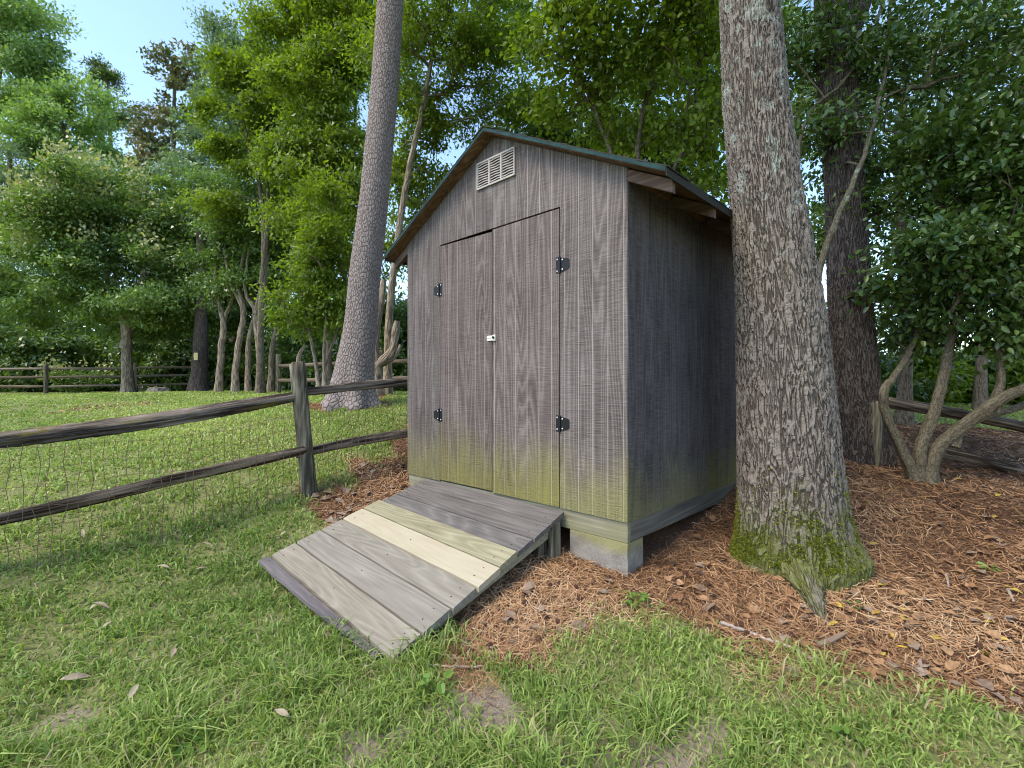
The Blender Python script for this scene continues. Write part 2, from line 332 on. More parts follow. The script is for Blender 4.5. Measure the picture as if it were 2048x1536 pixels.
def box(name, x0, x1, y0, y1, z0, z1, mat, parent, bevel=0.0):
    bm = bmesh.new(); add_box(bm, x0, x1, y0, y1, z0, z1); return bm_obj(name, bm, mat, parent, bevel)
def norm(a): return a / np.maximum(np.linalg.norm(a, axis=-1, keepdims=True), 1e-9)

# ------------------------------------------------------------------ terrain
CP = np.array([
    (0, -6, -.35), (-8, -4, -.25), (8, -4, -.3), (0, 0.8, -.17), (-3, 1, -.10), (3, 1, -.16), (-.6, 2.43, -.105), (-1.85, 3.45, -.045), (.73, 3.07, .09),
    (-1.02, 4.78, .30), (-1.9, 4.6, .29), (-3.46, 3.3, .09), (1.95, 3.3, .06), (2.08, 4.45, .39), (4.2, 5.0, .30), (4.2, 5.8, .42),
    (-2.5, 7.5, .98), (2.4, 7.5, .85), (5, 8, .72), (-6, 8, .80), (-5, 5, .40), (-10, 12, 1.0), (-15, 20, .95), (-5, 20, 1.02), (-22, 22, .9),
    (0, 25, 1.1), (-5, 12, 1.05), (10, 20, 1.0), (15, 10, .7), (8, 4, .15), (8, 1, -.1), (-8, 3, .0), (-12, 6, .45), (0, 11, 1.05),
    (-40, 10, .8), (40, 10, .6), (-30, 45, 1.1), (30, 45, 1.1), (0, 50, 1.2), (-25, -10, -.3), (25, -10, -.3)], float)
def _k(d2): return 0.5 * d2 * np.log(d2 + 1e-9)
_n = len(CP); _A = np.zeros((_n + 3, _n + 3))
_A[:_n, :_n] = _k(((CP[:, None, :2] - CP[None, :, :2]) ** 2).sum(-1)) + np.eye(_n) * 0.02
_A[:_n, _n] = 1; _A[:_n, _n + 1:] = CP[:, :2]; _A[_n, :_n] = 1; _A[_n + 1:, :_n] = CP[:, :2].T
_W = np.linalg.solve(_A, np.concatenate([CP[:, 2], [0, 0, 0]]))
def g(x, y):
    x = np.asarray(x, float); y = np.asarray(y, float)
    sx, sy = np.clip(x, -45, 45), np.clip(y, -12, 55)
    P = np.stack([sx, sy], -1).reshape(-1, 2); z = np.zeros(len(P))
    for i in range(0, len(P), 20000):
        q = P[i:i + 20000]
        z[i:i + 20000] = _k(((q[:, None] - CP[None, :, :2]) ** 2).sum(-1)) @ _W[:_n] + _W[_n] + q @ _W[_n + 1:]
    z = z.reshape(x.shape)
    return z + 0.012 * np.sin(x * 3.1 + 1.3 * np.sin(y * 2.3)) + 0.010 * np.sin(y * 4.7 + 1.9 * np.sin(x * 2.9)) + 0.006 * np.sin(x * 9.1 + y * 7.7)
def gz(x, y): return float(g(np.array([x]), np.array([y]))[0])
def at(px, py, d): return np.array([(px - 1024) / F * d, d, CAMZ + (768 - py) / F * d])
def gp(px, py):
    """ground point seen along a direction from the camera"""
    t = np.linspace(1.2, 40, 1600); x = (px - 1024) / F * t; z = CAMZ + (768 - py) / F * t
    h = np.nonzero(z <= g(x, t))[0]; i = h[0] if len(h) else -1
    return np.array([x[i], t[i], float(g(x[i:i + 1] if i >= 0 else x[-1:], t[i:i + 1] if i >= 0 else t[-1:])[0])])
# needle bed outline (plan view)
SHX = np.array([math.cos(R(-44.2)), math.sin(R(-44.2))]); SHY = np.array([-SHX[1], SHX[0]]); SHO = np.array([-1.022, 4.775])
def sw(x, y, z=0.0): return np.array([*(SHO + SHX * x + SHY * y), z])
_edge = [(905, 1228), (850, 1312), (905, 1345), (1000, 1330), (1060, 1296), (1180, 1268), (1260, 1245), (1340, 1238), (1430, 1262), (1500, 1310), (1620, 1352), (1760, 1392), (1900, 1425), (2048, 1450)]
BED = [tuple(gp(*e)[:2]) for e in _edge] + [(3.2, 1.75), (12, 1.5), (13, 5.5), (8.5, 7.6), (5.5, 8.6), (3.0, 9.5), (1.0, 9.5), (-1.1, 8.2), (-1.3, 6.3)]
BED += [tuple(gp(*e)[:2]) for e in [(800, 880), (740, 925), (650, 975), (600, 995), (625, 1035), (668, 1062)]] + [tuple(sw(0.5, -0.9)[:2])]
BED = np.array(BED)
def sdist(x, y):
    """signed distance to the bed outline (positive inside)"""
    P = np.stack([x, y], -1).reshape(-1, 2); best = np.full(len(P), 1e9); ins = np.zeros(len(P), bool)
    for i in range(len(BED)):
        a, b = BED[i], BED[(i + 1) % len(BED)]; ab = b - a
        t = np.clip(((P - a) @ ab) / (ab @ ab), 0, 1); best = np.minimum(best, np.hypot(*(P - a - t[:, None] * ab).T))
        c = (a[1] > P[:, 1]) != (b[1] > P[:, 1])
        with np.errstate(divide='ignore', invalid='ignore'):
            ins ^= c & (P[:, 0] < (b[0] - a[0]) * (P[:, 1] - a[1]) / (b[1] - a[1] + 1e-12) + a[0])
    return np.where(ins, best, -best).reshape(np.shape(x))
PATCH = [(*gp(700, 806)[:2], 0.9, 0.8), (*gp(245, 782)[:2], 1.6, 0.9), (*gp(395, 778)[:2], 1.5, 0.8), (*gp(210, 812)[:2], 0.9, 0.5), (*gp(500, 782)[:2], 2.2, 0.8), (*gp(640, 780)[:2], 1.6, .8)]
BARE = [(-0.5, 1.95, 0.20, .6), (0.35, 1.85, 0.30, .7), (-1.1, 2.35, .2, .4), (-1.45, 3.9, .3, .6), (.75, 1.9, .2, .6), (-.15, 2.15, .22, .7), (-1.9, 2.1, .2, .4), (-1.0, 2.75, .2, .5)]
def wob(x, y): return 0.09 * np.sin(5.1 * x + 2 * np.sin(3.3 * y)) + 0.07 * np.sin(7.7 * y + 2.2 * np.sin(4.1 * x)) + 0.05 * np.sin(17 * x + 13 * y)
def straw(x, y):
    s = np.clip(0.5 + (sdist(x, y) + 1.2 * wob(x, y)) / 0.42, 0, 1)
    for (a, b, r, k) in PATCH:
        d = np.hypot(x - a, (y - b)); s = np.maximum(s, k * np.clip((r * (1 + 2.5 * wob(x, y)) - d) / (0.5 * r) , 0, 1))
    return s
def bare(x, y):
    s = np.zeros(np.shape(x))
    for (a, b, r, k) in BARE: s = np.maximum(s, k * np.clip((r * (1 + 4 * wob(x, y)) - np.hypot(x - a, y - b)) / (.6 * r), 0, 1))
    return s

def axis(lo, hi, step, far):
    a = list(np.arange(lo, hi + 1e-6, step)); s = step; v = lo; L = []
    while v > -far: s *= 1.22; v -= s; L.append(v)
    s = step; v = a[-1]; H = []
    while v < far: s *= 1.22; v += s; H.append(v)
    return np.array(L[::-1] + a + H)
xs, ys = axis(-5, 6, 0.07, 180), axis(0.5, 8, 0.07, 180)
gx, gy = np.meshgrid(xs, ys); zz = g(gx, gy)
nx, ny = len(xs), len(ys)
V = np.stack([gx, gy, zz], -1).reshape(-1, 3)
ii = np.arange(nx * ny).reshape(ny, nx)
Fq = np.stack([ii[:-1, :-1], ii[:-1, 1:], ii[1:, 1:], ii[1:, :-1]], -1).reshape(-1, 4)
def ground_mat():
    m, nt, out = new_mat('ground_soil')
    s = nd(nt, 'Attribute', {'attribute_name': 'var'}).outputs['Fac']
    v = coords(nt)
    a = noise(nt, v, 3.0, 6, 0.65); b = noise(nt, v, 45, 4, 0.7); c = noise(nt, v, 0.7, 3, 0.5)
    lawn = ramp(nt, ma(nt, 'ADD', ma(nt, 'MULTIPLY', a, 0.5), ma(nt, 'MULTIPLY', b, 0.5)), [(0.3, (0.11, 0.115, 0.045)), (0.5, (0.19, 0.20, 0.075)), (0.7, (0.30, 0.28, 0.15))])
    lawn = mix(nt, smooth(nt, ma(nt, 'ADD', ma(nt, 'MULTIPLY', c, .6), ma(nt, 'MULTIPLY', b, .4)), 0.54, 0.68), lawn, (0.28, 0.235, 0.155))
    lawn = mix(nt, smooth(nt, ma(nt, 'ADD', ma(nt, 'MULTIPLY', s, -1.0), ma(nt, 'MULTIPLY', ma(nt, 'SUBTRACT', b, .5), .6)), .12, .45), lawn, mix(nt, b, (0.17, 0.13, 0.095), (0.34, 0.28, 0.22)))
    bed = ramp(nt, ma(nt, 'ADD', ma(nt, 'MULTIPLY', a, 0.4), ma(nt, 'MULTIPLY', b, 0.6)), [(0.3, (0.055, 0.032, 0.02)), (0.5, (0.13, 0.072, 0.042)), (0.7, (0.24, 0.145, 0.085))])
    f = smooth(nt, ma(nt, 'ADD', s, ma(nt, 'MULTIPLY', ma(nt, 'SUBTRACT', b, 0.5), 0.9)), 0.3, 0.65)
    principled(nt, out, mix(nt, f, lawn, bed), 0.95, ma(nt, 'ADD', a, b), 0.8, 0.03, 0.1); return m
ground = mesh_np('ground', V, Fq, ground_mat(), var=(straw(gx, gy) - bare(gx, gy)).ravel(), smooth_=True)
ground['kind'] = 'structure'; ground['label'] = 'sloping back yard ground, lawn soil and a bed of brown pine straw'

# ------------------------------------------------------------------ shed
shed = empty('garden_shed', 'weathered brown wooden garden shed with double doors and a gable roof', 'shed', (SHO[0], SHO[1], 0), R(-44.2))
Wd, Dp, Z0, ZE, SL = 2.44, 2.44, 0.424, 2.664, 0.512
def eave(x): return ZE + SL * min(x, Wd - x)
def siding(name, x0, x1, zlo, zhi, parent, face='front', start=None, depth=0.0025, thick=0.016, proud=0.0):
    """grooved sheet; x runs along the wall, grooves every 11.8 cm, real recesses"""
    gw, sp = 0.010, 0.118
    br = [x0, x1]
    g0 = (start if start is not None else Wd - 0.028)
    gs = [g0 - sp * k for k in range(-40, 40)]
    gs = [q for q in gs if x0 + 0.02 < q < x1 - 0.02]
    strips = []; cur = x0
    for q in sorted(gs): strips += [(cur, q - gw / 2, 0), (q - gw / 2, q + gw / 2, 1)]; cur = q + gw / 2
    strips.append((cur, x1, 0))
    out = []
    for a, b, gr in strips:
        cuts = [a, b]
        for extra in (0.514, 1.8995, Wd / 2):
            if face == 'front' and a + 1e-4 < extra < b - 1e-4: cuts.append(extra)
        cuts.sort()
        out += [(cuts[i], cuts[i + 1], gr) for i in range(len(cuts) - 1)]
    bm = bmesh.new(); bm2 = []
    for a, b, gr in out:
        e = 1e-5; y0 = -proud + (depth if gr else 0.0); y1 = thick - proud
        za, zb, ta, tb = zlo(a + e), zlo(b - e), zhi(a), zhi(b)
        q = [(a, y0, za), (b, y0, zb), (b, y1, zb), (a, y1, za), (a, y0, ta), (b, y0, tb), (b, y1, tb), (a, y1, ta)]
        if face == 'right': q = [(Wd - p[1], p[0], p[2]) for p in q]
        if face == 'left': q = [(p[1], p[0], p[2]) for p in q]
        if face == 'back': q = [(p[0], Dp - p[1], p[2]) for p in q]
        k = len(bm.faces); add_hex(bm, q); bm.faces.ensure_lookup_table()
        for fi in range(k, len(bm.faces)): bm.faces[fi].material_index = gr
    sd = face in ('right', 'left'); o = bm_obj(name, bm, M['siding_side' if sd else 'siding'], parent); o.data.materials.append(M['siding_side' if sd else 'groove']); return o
DT = 2.556
siding('siding_panel', 0.0, 1.2045, lambda x: DT if x > 0.514 else Z0, lambda x: eave(x), shed)
siding('siding_panel', 1.2075, Wd, lambda x: DT if x < 1.8995 else Z0, lambda x: eave(x), shed)
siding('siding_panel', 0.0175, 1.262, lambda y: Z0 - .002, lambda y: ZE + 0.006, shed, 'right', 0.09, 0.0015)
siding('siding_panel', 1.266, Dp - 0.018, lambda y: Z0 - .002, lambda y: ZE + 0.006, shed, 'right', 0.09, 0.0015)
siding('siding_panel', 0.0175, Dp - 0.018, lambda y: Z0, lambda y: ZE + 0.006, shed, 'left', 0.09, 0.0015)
siding('siding_panel', 0.0, Wd, lambda x: Z0, lambda x: eave(x), shed, 'back')
def hinge(par, x, z, sgn):
    """door leaf on one side of the pin, tapered strap over the wall on the other"""
    bm = bmesh.new(); y = -0.004
    pts = [(0.006, -.048), (0.014, -.050), (.072, -.036), (.082, -.026), (.082, .026), (.072, .036), (0.014, .050), (0.006, .048)]
    f = [bm.verts.new((x + sgn * a, y, z + b)) for a, b in pts]; k = [bm.verts.new((x + sgn * a, -0.0005, z + b)) for a, b in pts]
    bm.faces.new(f); bm.faces.new(k[::-1])
    for i in range(8): bm.faces.new([f[i], f[(i + 1) % 8], k[(i + 1) % 8], k[i]])
    add_box(bm, *sorted((x - sgn * .036, x - sgn * .007)), -0.0045, -0.0005, z - .058, z + .058)
    bmesh.ops.create_cone(bm, cap_ends=True, segments=10, radius1=.0075, radius2=.0075, depth=.116, matrix=Matrix.Translation((x, -.007, z)))
    h = bm_obj('hinge', bm, M['iron'], par)
    for a, b in ((-.024, .042), (-.024, -.042), (.022, .034), (.022, -.034)):
        b2 = bmesh.new(); bmesh.ops.create_uvsphere(b2, u_segments=8, v_segments=5, radius=.0068, matrix=Matrix.Translation((x + sgn * a, -.0055, z + b)) @ Matrix.Scale(.6, 4, (0, 1, 0)))
        bm_obj('bolt', b2, M['bolt'], h, smooth_=True)
    return h
doorL = siding('door', 0.5225, 1.1985, lambda x: Z0 + .013, lambda x: DT - .012 - (x - .517) * .022, shed, 'frontx', Wd - 0.028, 0.0018, proud=0.001)
doorR = siding('door', 1.2105, 1.8935, lambda x: Z0 + .004, lambda x: DT - .014, shed, 'frontx', Wd - 0.028, 0.0018, proud=0.004)
hinge(doorL, 0.512, 2.15, -1); hinge(doorL, 0.512, 1.02, -1)
hinge(doorR, 1.9015, 2.14, 1); hinge(doorR, 1.9015, 1.02, 1)
# latch
bm = bmesh.new(); add_box(bm, 1.150, 1.222, -.012, -.0015, 1.648, 1.690); lt = bm_obj('latch', bm, M['latch'], doorR, .003)
bm = bmesh.new(); add_box(bm, 1.2225, 1.252, -.016, -.0045, 1.645, 1.694); bm_obj('staple_plate', bm, M['latch'], lt, .002)
bm = bmesh.new(); bmesh.ops.create_cone(bm, cap_ends=True, segments=10, radius1=.010, radius2=.010, depth=.02, matrix=Matrix.Translation((1.236, -.018, 1.672)) @ Matrix.Rotation(R(90), 4, 'X')); bm_obj('keyhole', bm, M['iron'], lt)
box('latch_slot', 1.158, 1.205, -.0135, -.0121, 1.666, 1.672, M['vent'], lt)
# vent
vent = box('gable_vent', 1.035, 1.462, -.004, -.0005, 2.912, 3.118, M['dark'], shed)
for (a, b, c, d) in ((1.03, 1.467, 2.905, 2.919), (1.03, 1.467, 3.111, 3.125), (1.03, 1.042, 2.9195, 3.1105), (1.455, 1.467, 2.9195, 3.1105), (1.172, 1.188, 2.9195, 3.1105), (1.309, 1.325, 2.9195, 3.1105)):
    box('vent_frame', a, b, -.016, -.0043, c, d, M['vent'], vent)
for cx in (1.1071, 1.2485, 1.39):
    for k in range(9):
        z = 2.932 + k * .0208; bm = bmesh.new(); n = 6; w = .0635
        for i in range(n):
            a, b = cx - w + 2 * w * i / n, cx - w + 2 * w * (i + 1) / n
            q = lambda x: z + .0022 * math.sin((x - cx) / w * 3.1 + k * .9)
            add_hex(bm, [(a, -.015, q(a) - .004), (b, -.015, q(b) - .004), (b, -.005, q(b) + .004), (a, -.005, q(a) + .004), (a, -.015, q(a) + .0035), (b, -.015, q(b) + .0035), (b, -.005, q(b) + .0105), (a, -.005, q(a) + .0105)])
        bm_obj('louvre', bm, M['vent'], vent)
# roof
OV, EL, ER, OB = 0.108, 0.235, 0.31, 0.12
def roof_slab(bm, side, d0, d1, y0, y1, e, top=0.0, r0=0.0):
    """sheet along one slope; d0,d1 offsets above the wall line, e overhang"""
    zr = ZE + SL * Wd / 2
    xe, xr = (-e, Wd / 2 - r0) if side < 0 else (Wd + e, Wd / 2 + r0)
    ze = ZE - SL * e; zr2 = zr - SL * r0
    c = [(xe, y0, ze + d0), (xr, y0, zr2 + d0), (xr, y1, zr2 + d0), (xe, y1, ze + d0), (xe, y0, ze + d1), (xr, y0, zr2 + d1), (xr, y1, zr2 + d1), (xe, y1, ze + d1)]
    add_hex(bm, c)
bm = bmesh.new(); roof_slab(bm, -1, .004, .026, -OV, Dp + OB, EL); roof_slab(bm, 1, .004, .026, -OV, Dp + OB, ER)
roof = bm_obj('roof', bm, M['soffit'], shed)
for s, e in ((-1, EL), (1, ER)):
    L = Wd / 2 + e; nc = 13
    for k in range(nc):          # shingle courses from the eave up
        bm = bmesh.new(); a0 = L - k * (L / nc) + (.012 if k == 0 else 0.0); a1 = max(L - (k + 1) * (L / nc) - .06, 0.0)
        zr = ZE + SL * Wd / 2
        for j in range(9):
            w = (Dp + OB + OV + .02) / 9; y0 = -OV - .01 + j * w + .004; y1 = y0 + w - .006
            jj = random.uniform(-.006, .006); xa, xb = Wd / 2 + s * (a0 + jj), Wd / 2 + s * a1
            za, zb = zr - SL * a0 + .0285, zr - SL * a1 + .0285
            add_hex(bm, [(xa, y0, za + .007), (xb, y0, zb), (xb, y1, zb), (xa, y1, za + .007), (xa, y0, za + .014), (xb, y0, zb + .006), (xb, y1, zb + .006), (xa, y1, za + .014)])
        bm_obj('shingle_course', bm, M['shingle'], roof)
    # teal drip edge along the rake, plain rake board and fly rafter below it
    bm = bmesh.new(); roof_slab(bm, s, .008, .034, -OV - .006, -OV - .001, e + .004); bm_obj('drip_edge', bm, M['drip'], roof)
    bm = bmesh.new(); xa, xb = Wd / 2 + s * (L + .003), Wd / 2 + s * (L + .007); za = ZE - SL * e
    add_box(bm, *sorted((xa, xb)), -OV, Dp + OB, za - .018, za + .030); bm_obj('drip_edge', bm, M['shingle'], roof)
    for y in (0.001, 0.61, 1.22, 1.83, Dp - .04):       # rafter tails
        bm = bmesh.new(); x0 = Wd if s > 0 else 0.0; x1 = x0 + s * (e - .012); dz = .088
        za, zb = ZE - .010, ZE - SL * (e - .012) - .010; dz = .075
        x0 = x0 + s * .001
        c = [(x0, y, za - dz), (x1, y, zb - dz), (x1, y + .038, zb - dz), (x0, y + .038, za - dz), (x0, y, za), (x1, y, zb), (x1, y + .038, zb), (x0, y + .038, za)]
        add_hex(bm, c); bm_obj('rafter_tail', bm, M['rafter'], roof)
    for y in (.34, .93, 1.55, 2.15):
        box('eave_block', *sorted((x0 + s * .002, x0 + s * .04)), y - .18, y + .18, ZE - .075, ZE - .030, M['soffit'], roof)
bm = bmesh.new(); zr = ZE + SL * Wd / 2 + .036
for s in (-1, 1):
    add_hex(bm, [(Wd / 2, -OV - .012, zr + .004), (Wd / 2 + s * .13, -OV - .012, zr - SL * .13 + .008), (Wd / 2 + s * .13, Dp + OB, zr - SL * .13 + .008), (Wd / 2, Dp + OB, zr + .004),
                 (Wd / 2, -OV - .012, zr + .014), (Wd / 2 + s * .13, -OV - .012, zr - SL * .13 + .016), (Wd / 2 + s * .13, Dp + OB, zr - SL * .13 + .016), (Wd / 2, Dp + OB, zr + .014)])
bm_obj('ridge_cap', bm, M['shingle'], roof)
# rim beams and floor
box('rim_beam', 0.004, Wd - .004, .010, .048, .289, .4225, M['beam'], shed, .004)
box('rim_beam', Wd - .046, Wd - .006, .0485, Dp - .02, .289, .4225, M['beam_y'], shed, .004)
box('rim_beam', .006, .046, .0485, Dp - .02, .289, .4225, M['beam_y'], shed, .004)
box('floor_panel', .047, Wd - .047, .0485, Dp - .03, .40, .4225, M['soffit'], shed)
for (a, b, c, d) in ((1.985, Wd - .002, .004, .196), (.004, .40, .004, .196), (1.985, Wd - .002, Dp - .2, Dp - .01), (.004, .4, Dp - .2, Dp - .01)):
    p = sw((a + b) / 2, (c + d) / 2); bm = bmesh.new()
    add_box(bm, a, b, c, d, min(.02, gz(p[0], p[1]) - .06) if True else 0, .2885); bmesh.ops.subdivide_edges(bm, edges=bm.edges[:], cuts=3, use_grid_fill=True)
    for v in bm.verts: v.co += Vector((random.uniform(-1, 1), random.uniform(-1, 1), 0)) * .0025
    bm_obj('concrete_block', bm, M['concrete'], shed)

# ------------------------------------------------------------------ ramp
ramp_o = empty('shed_ramp', 'sloping plank ramp with one fresh yellow board leading up to the shed doors', 'ramp', (SHO[0], SHO[1], 0), R(-44.2))
RX0, RX1 = .325, 1.943
def rz_top(x, s):     # height of the ramp's top surface
    k = (x - RX0) / (RX1 - RX0); top = .425 - .015 * k; foot = .050 - .122 * k
    t = max(s / 1.385, 0); t = 1 + (t - 1) * .45 if t > 1 else t; return top + (foot - top) * t
bounds = [.004, .158, .331, .484, .647, .831, 1.011, 1.206, 1.385, 1.44]
specs = [('plank_dark', 0, 0, 0, .034), ('plank_dark', -.002, 0, .004, .034), ('plank_dark', -.004, 0, -.003, .034), ('plank_green', .012, .012, .006, .040), ('plank_fresh', .012, .004, .020, .038), ('plank_pale', .008, .0, .012, .038), ('plank_pale', .008, .0, .004, .038), ('plank_pale', .006, 0, 0, .038), ('plank_foot', -.004, .012, -.10, .030)]
for i, (mt, dz, ex0, ex1, th) in enumerate(specs):
    s0, s1 = bounds[i] + .0065, bounds[i + 1] - .0065
    xa, xb = RX0 - ex0, RX1 + ex1; nseg = 10; bm = bmesh.new(); rows = []
    c0 = np.array(sw(xa, -s0)); 
    for k in range(nseg + 1):
        x = xa + (xb - xa) * k / nseg; w = .0022 * math.sin(k * 1.9 + i)
        b = .006
        zt0, zt1 = rz_top(x, s0) + dz, rz_top(x, s1) + dz
        s1 = bounds[i + 1] - .006 + (.035 * (1 - k / nseg) if i == 8 else 0); zt1 = rz_top(x, s1) + dz
        prof = [(-s0 + w, zt0 - th), (-s0 + w, zt0 - b), (-s0 + w - b, zt0), (-s1 + w + b, zt1), (-s1 + w, zt1 - b), (-s1 + w, zt1 - th)]
        rows.append([bm.verts.new((x - xa, y + s0, z)) for y, z in prof])
    for k in range(nseg):
        for j in range(6): bm.faces.new([rows[k][j], rows[k + 1][j], rows[k + 1][(j + 1) % 6], rows[k][(j + 1) % 6]])
    bm.faces.new(rows[0]); bm.faces.new(rows[-1][::-1])
    pl = bm_obj('plank', bm, M[mt], ramp_o); pl.location = (xa, -s0, 0)
    for (fx, fs) in ((.055, .28), (.055, .72), (.5, .5), (.945, .28), (.945, .72)):
        x = xa + (xb - xa) * fx + random.uniform(-.01, .01); s = s0 + (s1 - s0) * fs
        bm = bmesh.new(); bmesh.ops.create_cone(bm, cap_ends=True, segments=8, radius1=.0045, radius2=.0045, depth=.003, matrix=Matrix.Translation((x - xa, -s + s0, rz_top(x, s) + dz + .0006)))
        bm_obj('screw', bm, M['screw'], pl)
for x in (RX0 + .03, (RX0 + RX1) / 2, RX1 - .07):     # stringers and legs
    bm = bmesh.new(); a, b = x, x + .038; s0, s1 = .01, 1.20
    add_hex(bm, [(a, -s1, rz_top(x, s1) - .042 - .03), (b, -s1, rz_top(x, s1) - .042 - .03), (b, -s0, rz_top(x, s0) - .125), (a, -s0, rz_top(x, s0) - .125),
                 (a, -s1, rz_top(x, s1) - .0425), (b, -s1, rz_top(x, s1) - .0425), (b, -s0, rz_top(x, s0) - .0365), (a, -s0, rz_top(x, s0) - .0365)])
    bm_obj('stringer', bm, M['plank_green'], ramp_o)
    p = sw(x, -.14); bm = bmesh.new(); zb = gz(p[0], p[1]) - .05
    add_hex(bm, [(x - .050, -.20, zb), (x - .002, -.20, zb), (x - .002, -.10, zb), (x - .050, -.10, zb), (x - .045, -.17, rz_top(x, .17) - .045), (x - .002, -.17, rz_top(x, .17) - .045), (x - .002, -.07, rz_top(x, .07) - .045), (x - .045, -.07, rz_top(x, .07) - .045)])
    bm_obj('leg', bm, M['post'], ramp_o, .004)
p = sw(RX1 - .01, -.13); bm = bmesh.new(); zb = gz(p[0], p[1]) - .05; x = RX1 - .022
add_hex(bm, [(x - .01, -.165, zb), (x + .035, -.165, zb), (x + .035, -.06, zb), (x - .01, -.06, zb), (x - .012, -.135, .345), (x + .024, -.135, .345), (x + .024, -.045, .345), (x - .012, -.045, .345)])
bm_obj('leg', bm, M['post'], ramp_o, .004)

# ------------------------------------------------------------------ tubes and trees
def catmull(P, n):
    P = np.asarray(P, float); Q = np.vstack([2 * P[0] - P[1], P, 2 * P[-1] - P[-2]]); out = []
    for i in range(1, len(Q) - 2):
        t = np.linspace(0, 1, n, endpoint=False)[:, None]; a, b, c, d = Q[i - 1], Q[i], Q[i + 1], Q[i + 2]
        out.append(.5 * ((2 * b) + (c - a) * t + (2 * a - 5 * b + 4 * c - d) * t ** 2 + (3 * b - a - 3 * c + d) * t ** 3))
    return np.vstack(out + [P[-1:]])
def tube(P, rad, sides, radfun=None, cap=True):
    """V, quads, per-loop uv for a tube along P"""
    P = np.asarray(P, float); n = len(P); T = norm(np.gradient(P, axis=0))
    ref = np.where(np.abs(T[:, 2:3]) > .95, np.array([[0, 1.0, 0]]), np.array([[0, 0, 1.0]]))
    ref = np.tile(np.array([[0, 1.0, 0]]), (n, 1)) if abs(T[:, 2]).mean() > .6 else np.tile(np.array([[0, 0, 1.0]]), (n, 1))
    A = norm(np.cross(T, ref)); B = np.cross(T, A)
    th = np.linspace(0, 2 * np.pi, sides, endpoint=False)
    r = np.asarray(rad)[:, None] * np.ones((1, sides))
    if radfun is not None: r = radfun(r, np.arange(n)[:, None] * np.ones((1, sides)), th[None] * np.ones((n, 1)), P)
    V = P[:, None] + r[..., None] * (np.cos(th)[None, :, None] * A[:, None] + np.sin(th)[None, :, None] * B[:, None])
    i = np.arange(n * sides).reshape(n, sides); j = np.roll(i, -1, 1)
    Q = np.stack([i[:-1], j[:-1], j[1:], i[1:]], -1).reshape(-1, 4)
    L = np.concatenate([[0], np.cumsum(np.linalg.norm(np.diff(P, axis=0), axis=1))])
    rm = float(np.mean(rad)); u0 = th * rm; u1 = np.append(th[1:], 2 * np.pi) * rm
    o = (P[0, 0] * 7.3 + P[0, 1] * 3.1) % 5
    uv = np.zeros((n - 1, sides, 4, 2)); uv[..., 0, 0] = u0; uv[..., 3, 0] = u0; uv[..., 1, 0] = u1; uv[..., 2, 0] = u1
    uv[..., 0, 1] = uv[..., 1, 1] = L[:-1, None]; uv[..., 2, 1] = uv[..., 3, 1] = L[1:, None]
    return V.reshape(-1, 3), Q, uv.reshape(-1, 2)
class Bag:
    def __init__(s): s.V, s.Q, s.U, s.n = [], [], [], 0
    def add(s, V, Q, U): s.V.append(V); s.Q.append(Q + s.n); s.U.append(U); s.n += len(V)
    def build(s, name, mat, parent, smooth_=True): return mesh_np(name, np.vstack(s.V), np.vstack(s.Q), mat, parent, smooth_=smooth_, uv=np.vstack(s.U))

def leaf_geo(pos, tdir, nrm, size, var, wide=.5, fine=False, tris=False):
    n = len(pos); t = norm(tdir); nn = norm(nrm - (nrm * t).sum(1, keepdims=True) * t); b = np.cross(nn, t); s = size[:, None]
    if tris:
        prof = [(0, -.28, 0), (.35, .5, .06), (1.0, -.1, -.04)]
    elif fine:
        prof = [(0, 0, 0), (.30, .42, .10), (.68, .36, .06), (1.0, 0, -.08), (.68, -.36, .06), (.30, -.42, .10)]
    else:
        prof = [(0, 0, 0), (.45, .5, .10), (1.0, 0, -.05), (.45, -.5, .10)]
    k = len(prof); V = np.stack([pos + s * (a * t + c * wide * 2 * .5 * b * 1.0 + h * nn) for a, c, h in prof], 1).reshape(-1, 3)
    base = np.arange(n)[:, None] * k
    if tris: Fs = [base + np.array([[0, 1, 2]])]
    elif fine: Fs = [np.vstack([base + np.array([[0, 1, 2, 3]]), base + np.array([[0, 3, 4, 5]])])]
    else: Fs = [np.vstack([base + np.array([[0, 1, 2]]), base + np.array([[0, 2, 3]])])]
    return V, Fs, np.repeat(var, k)

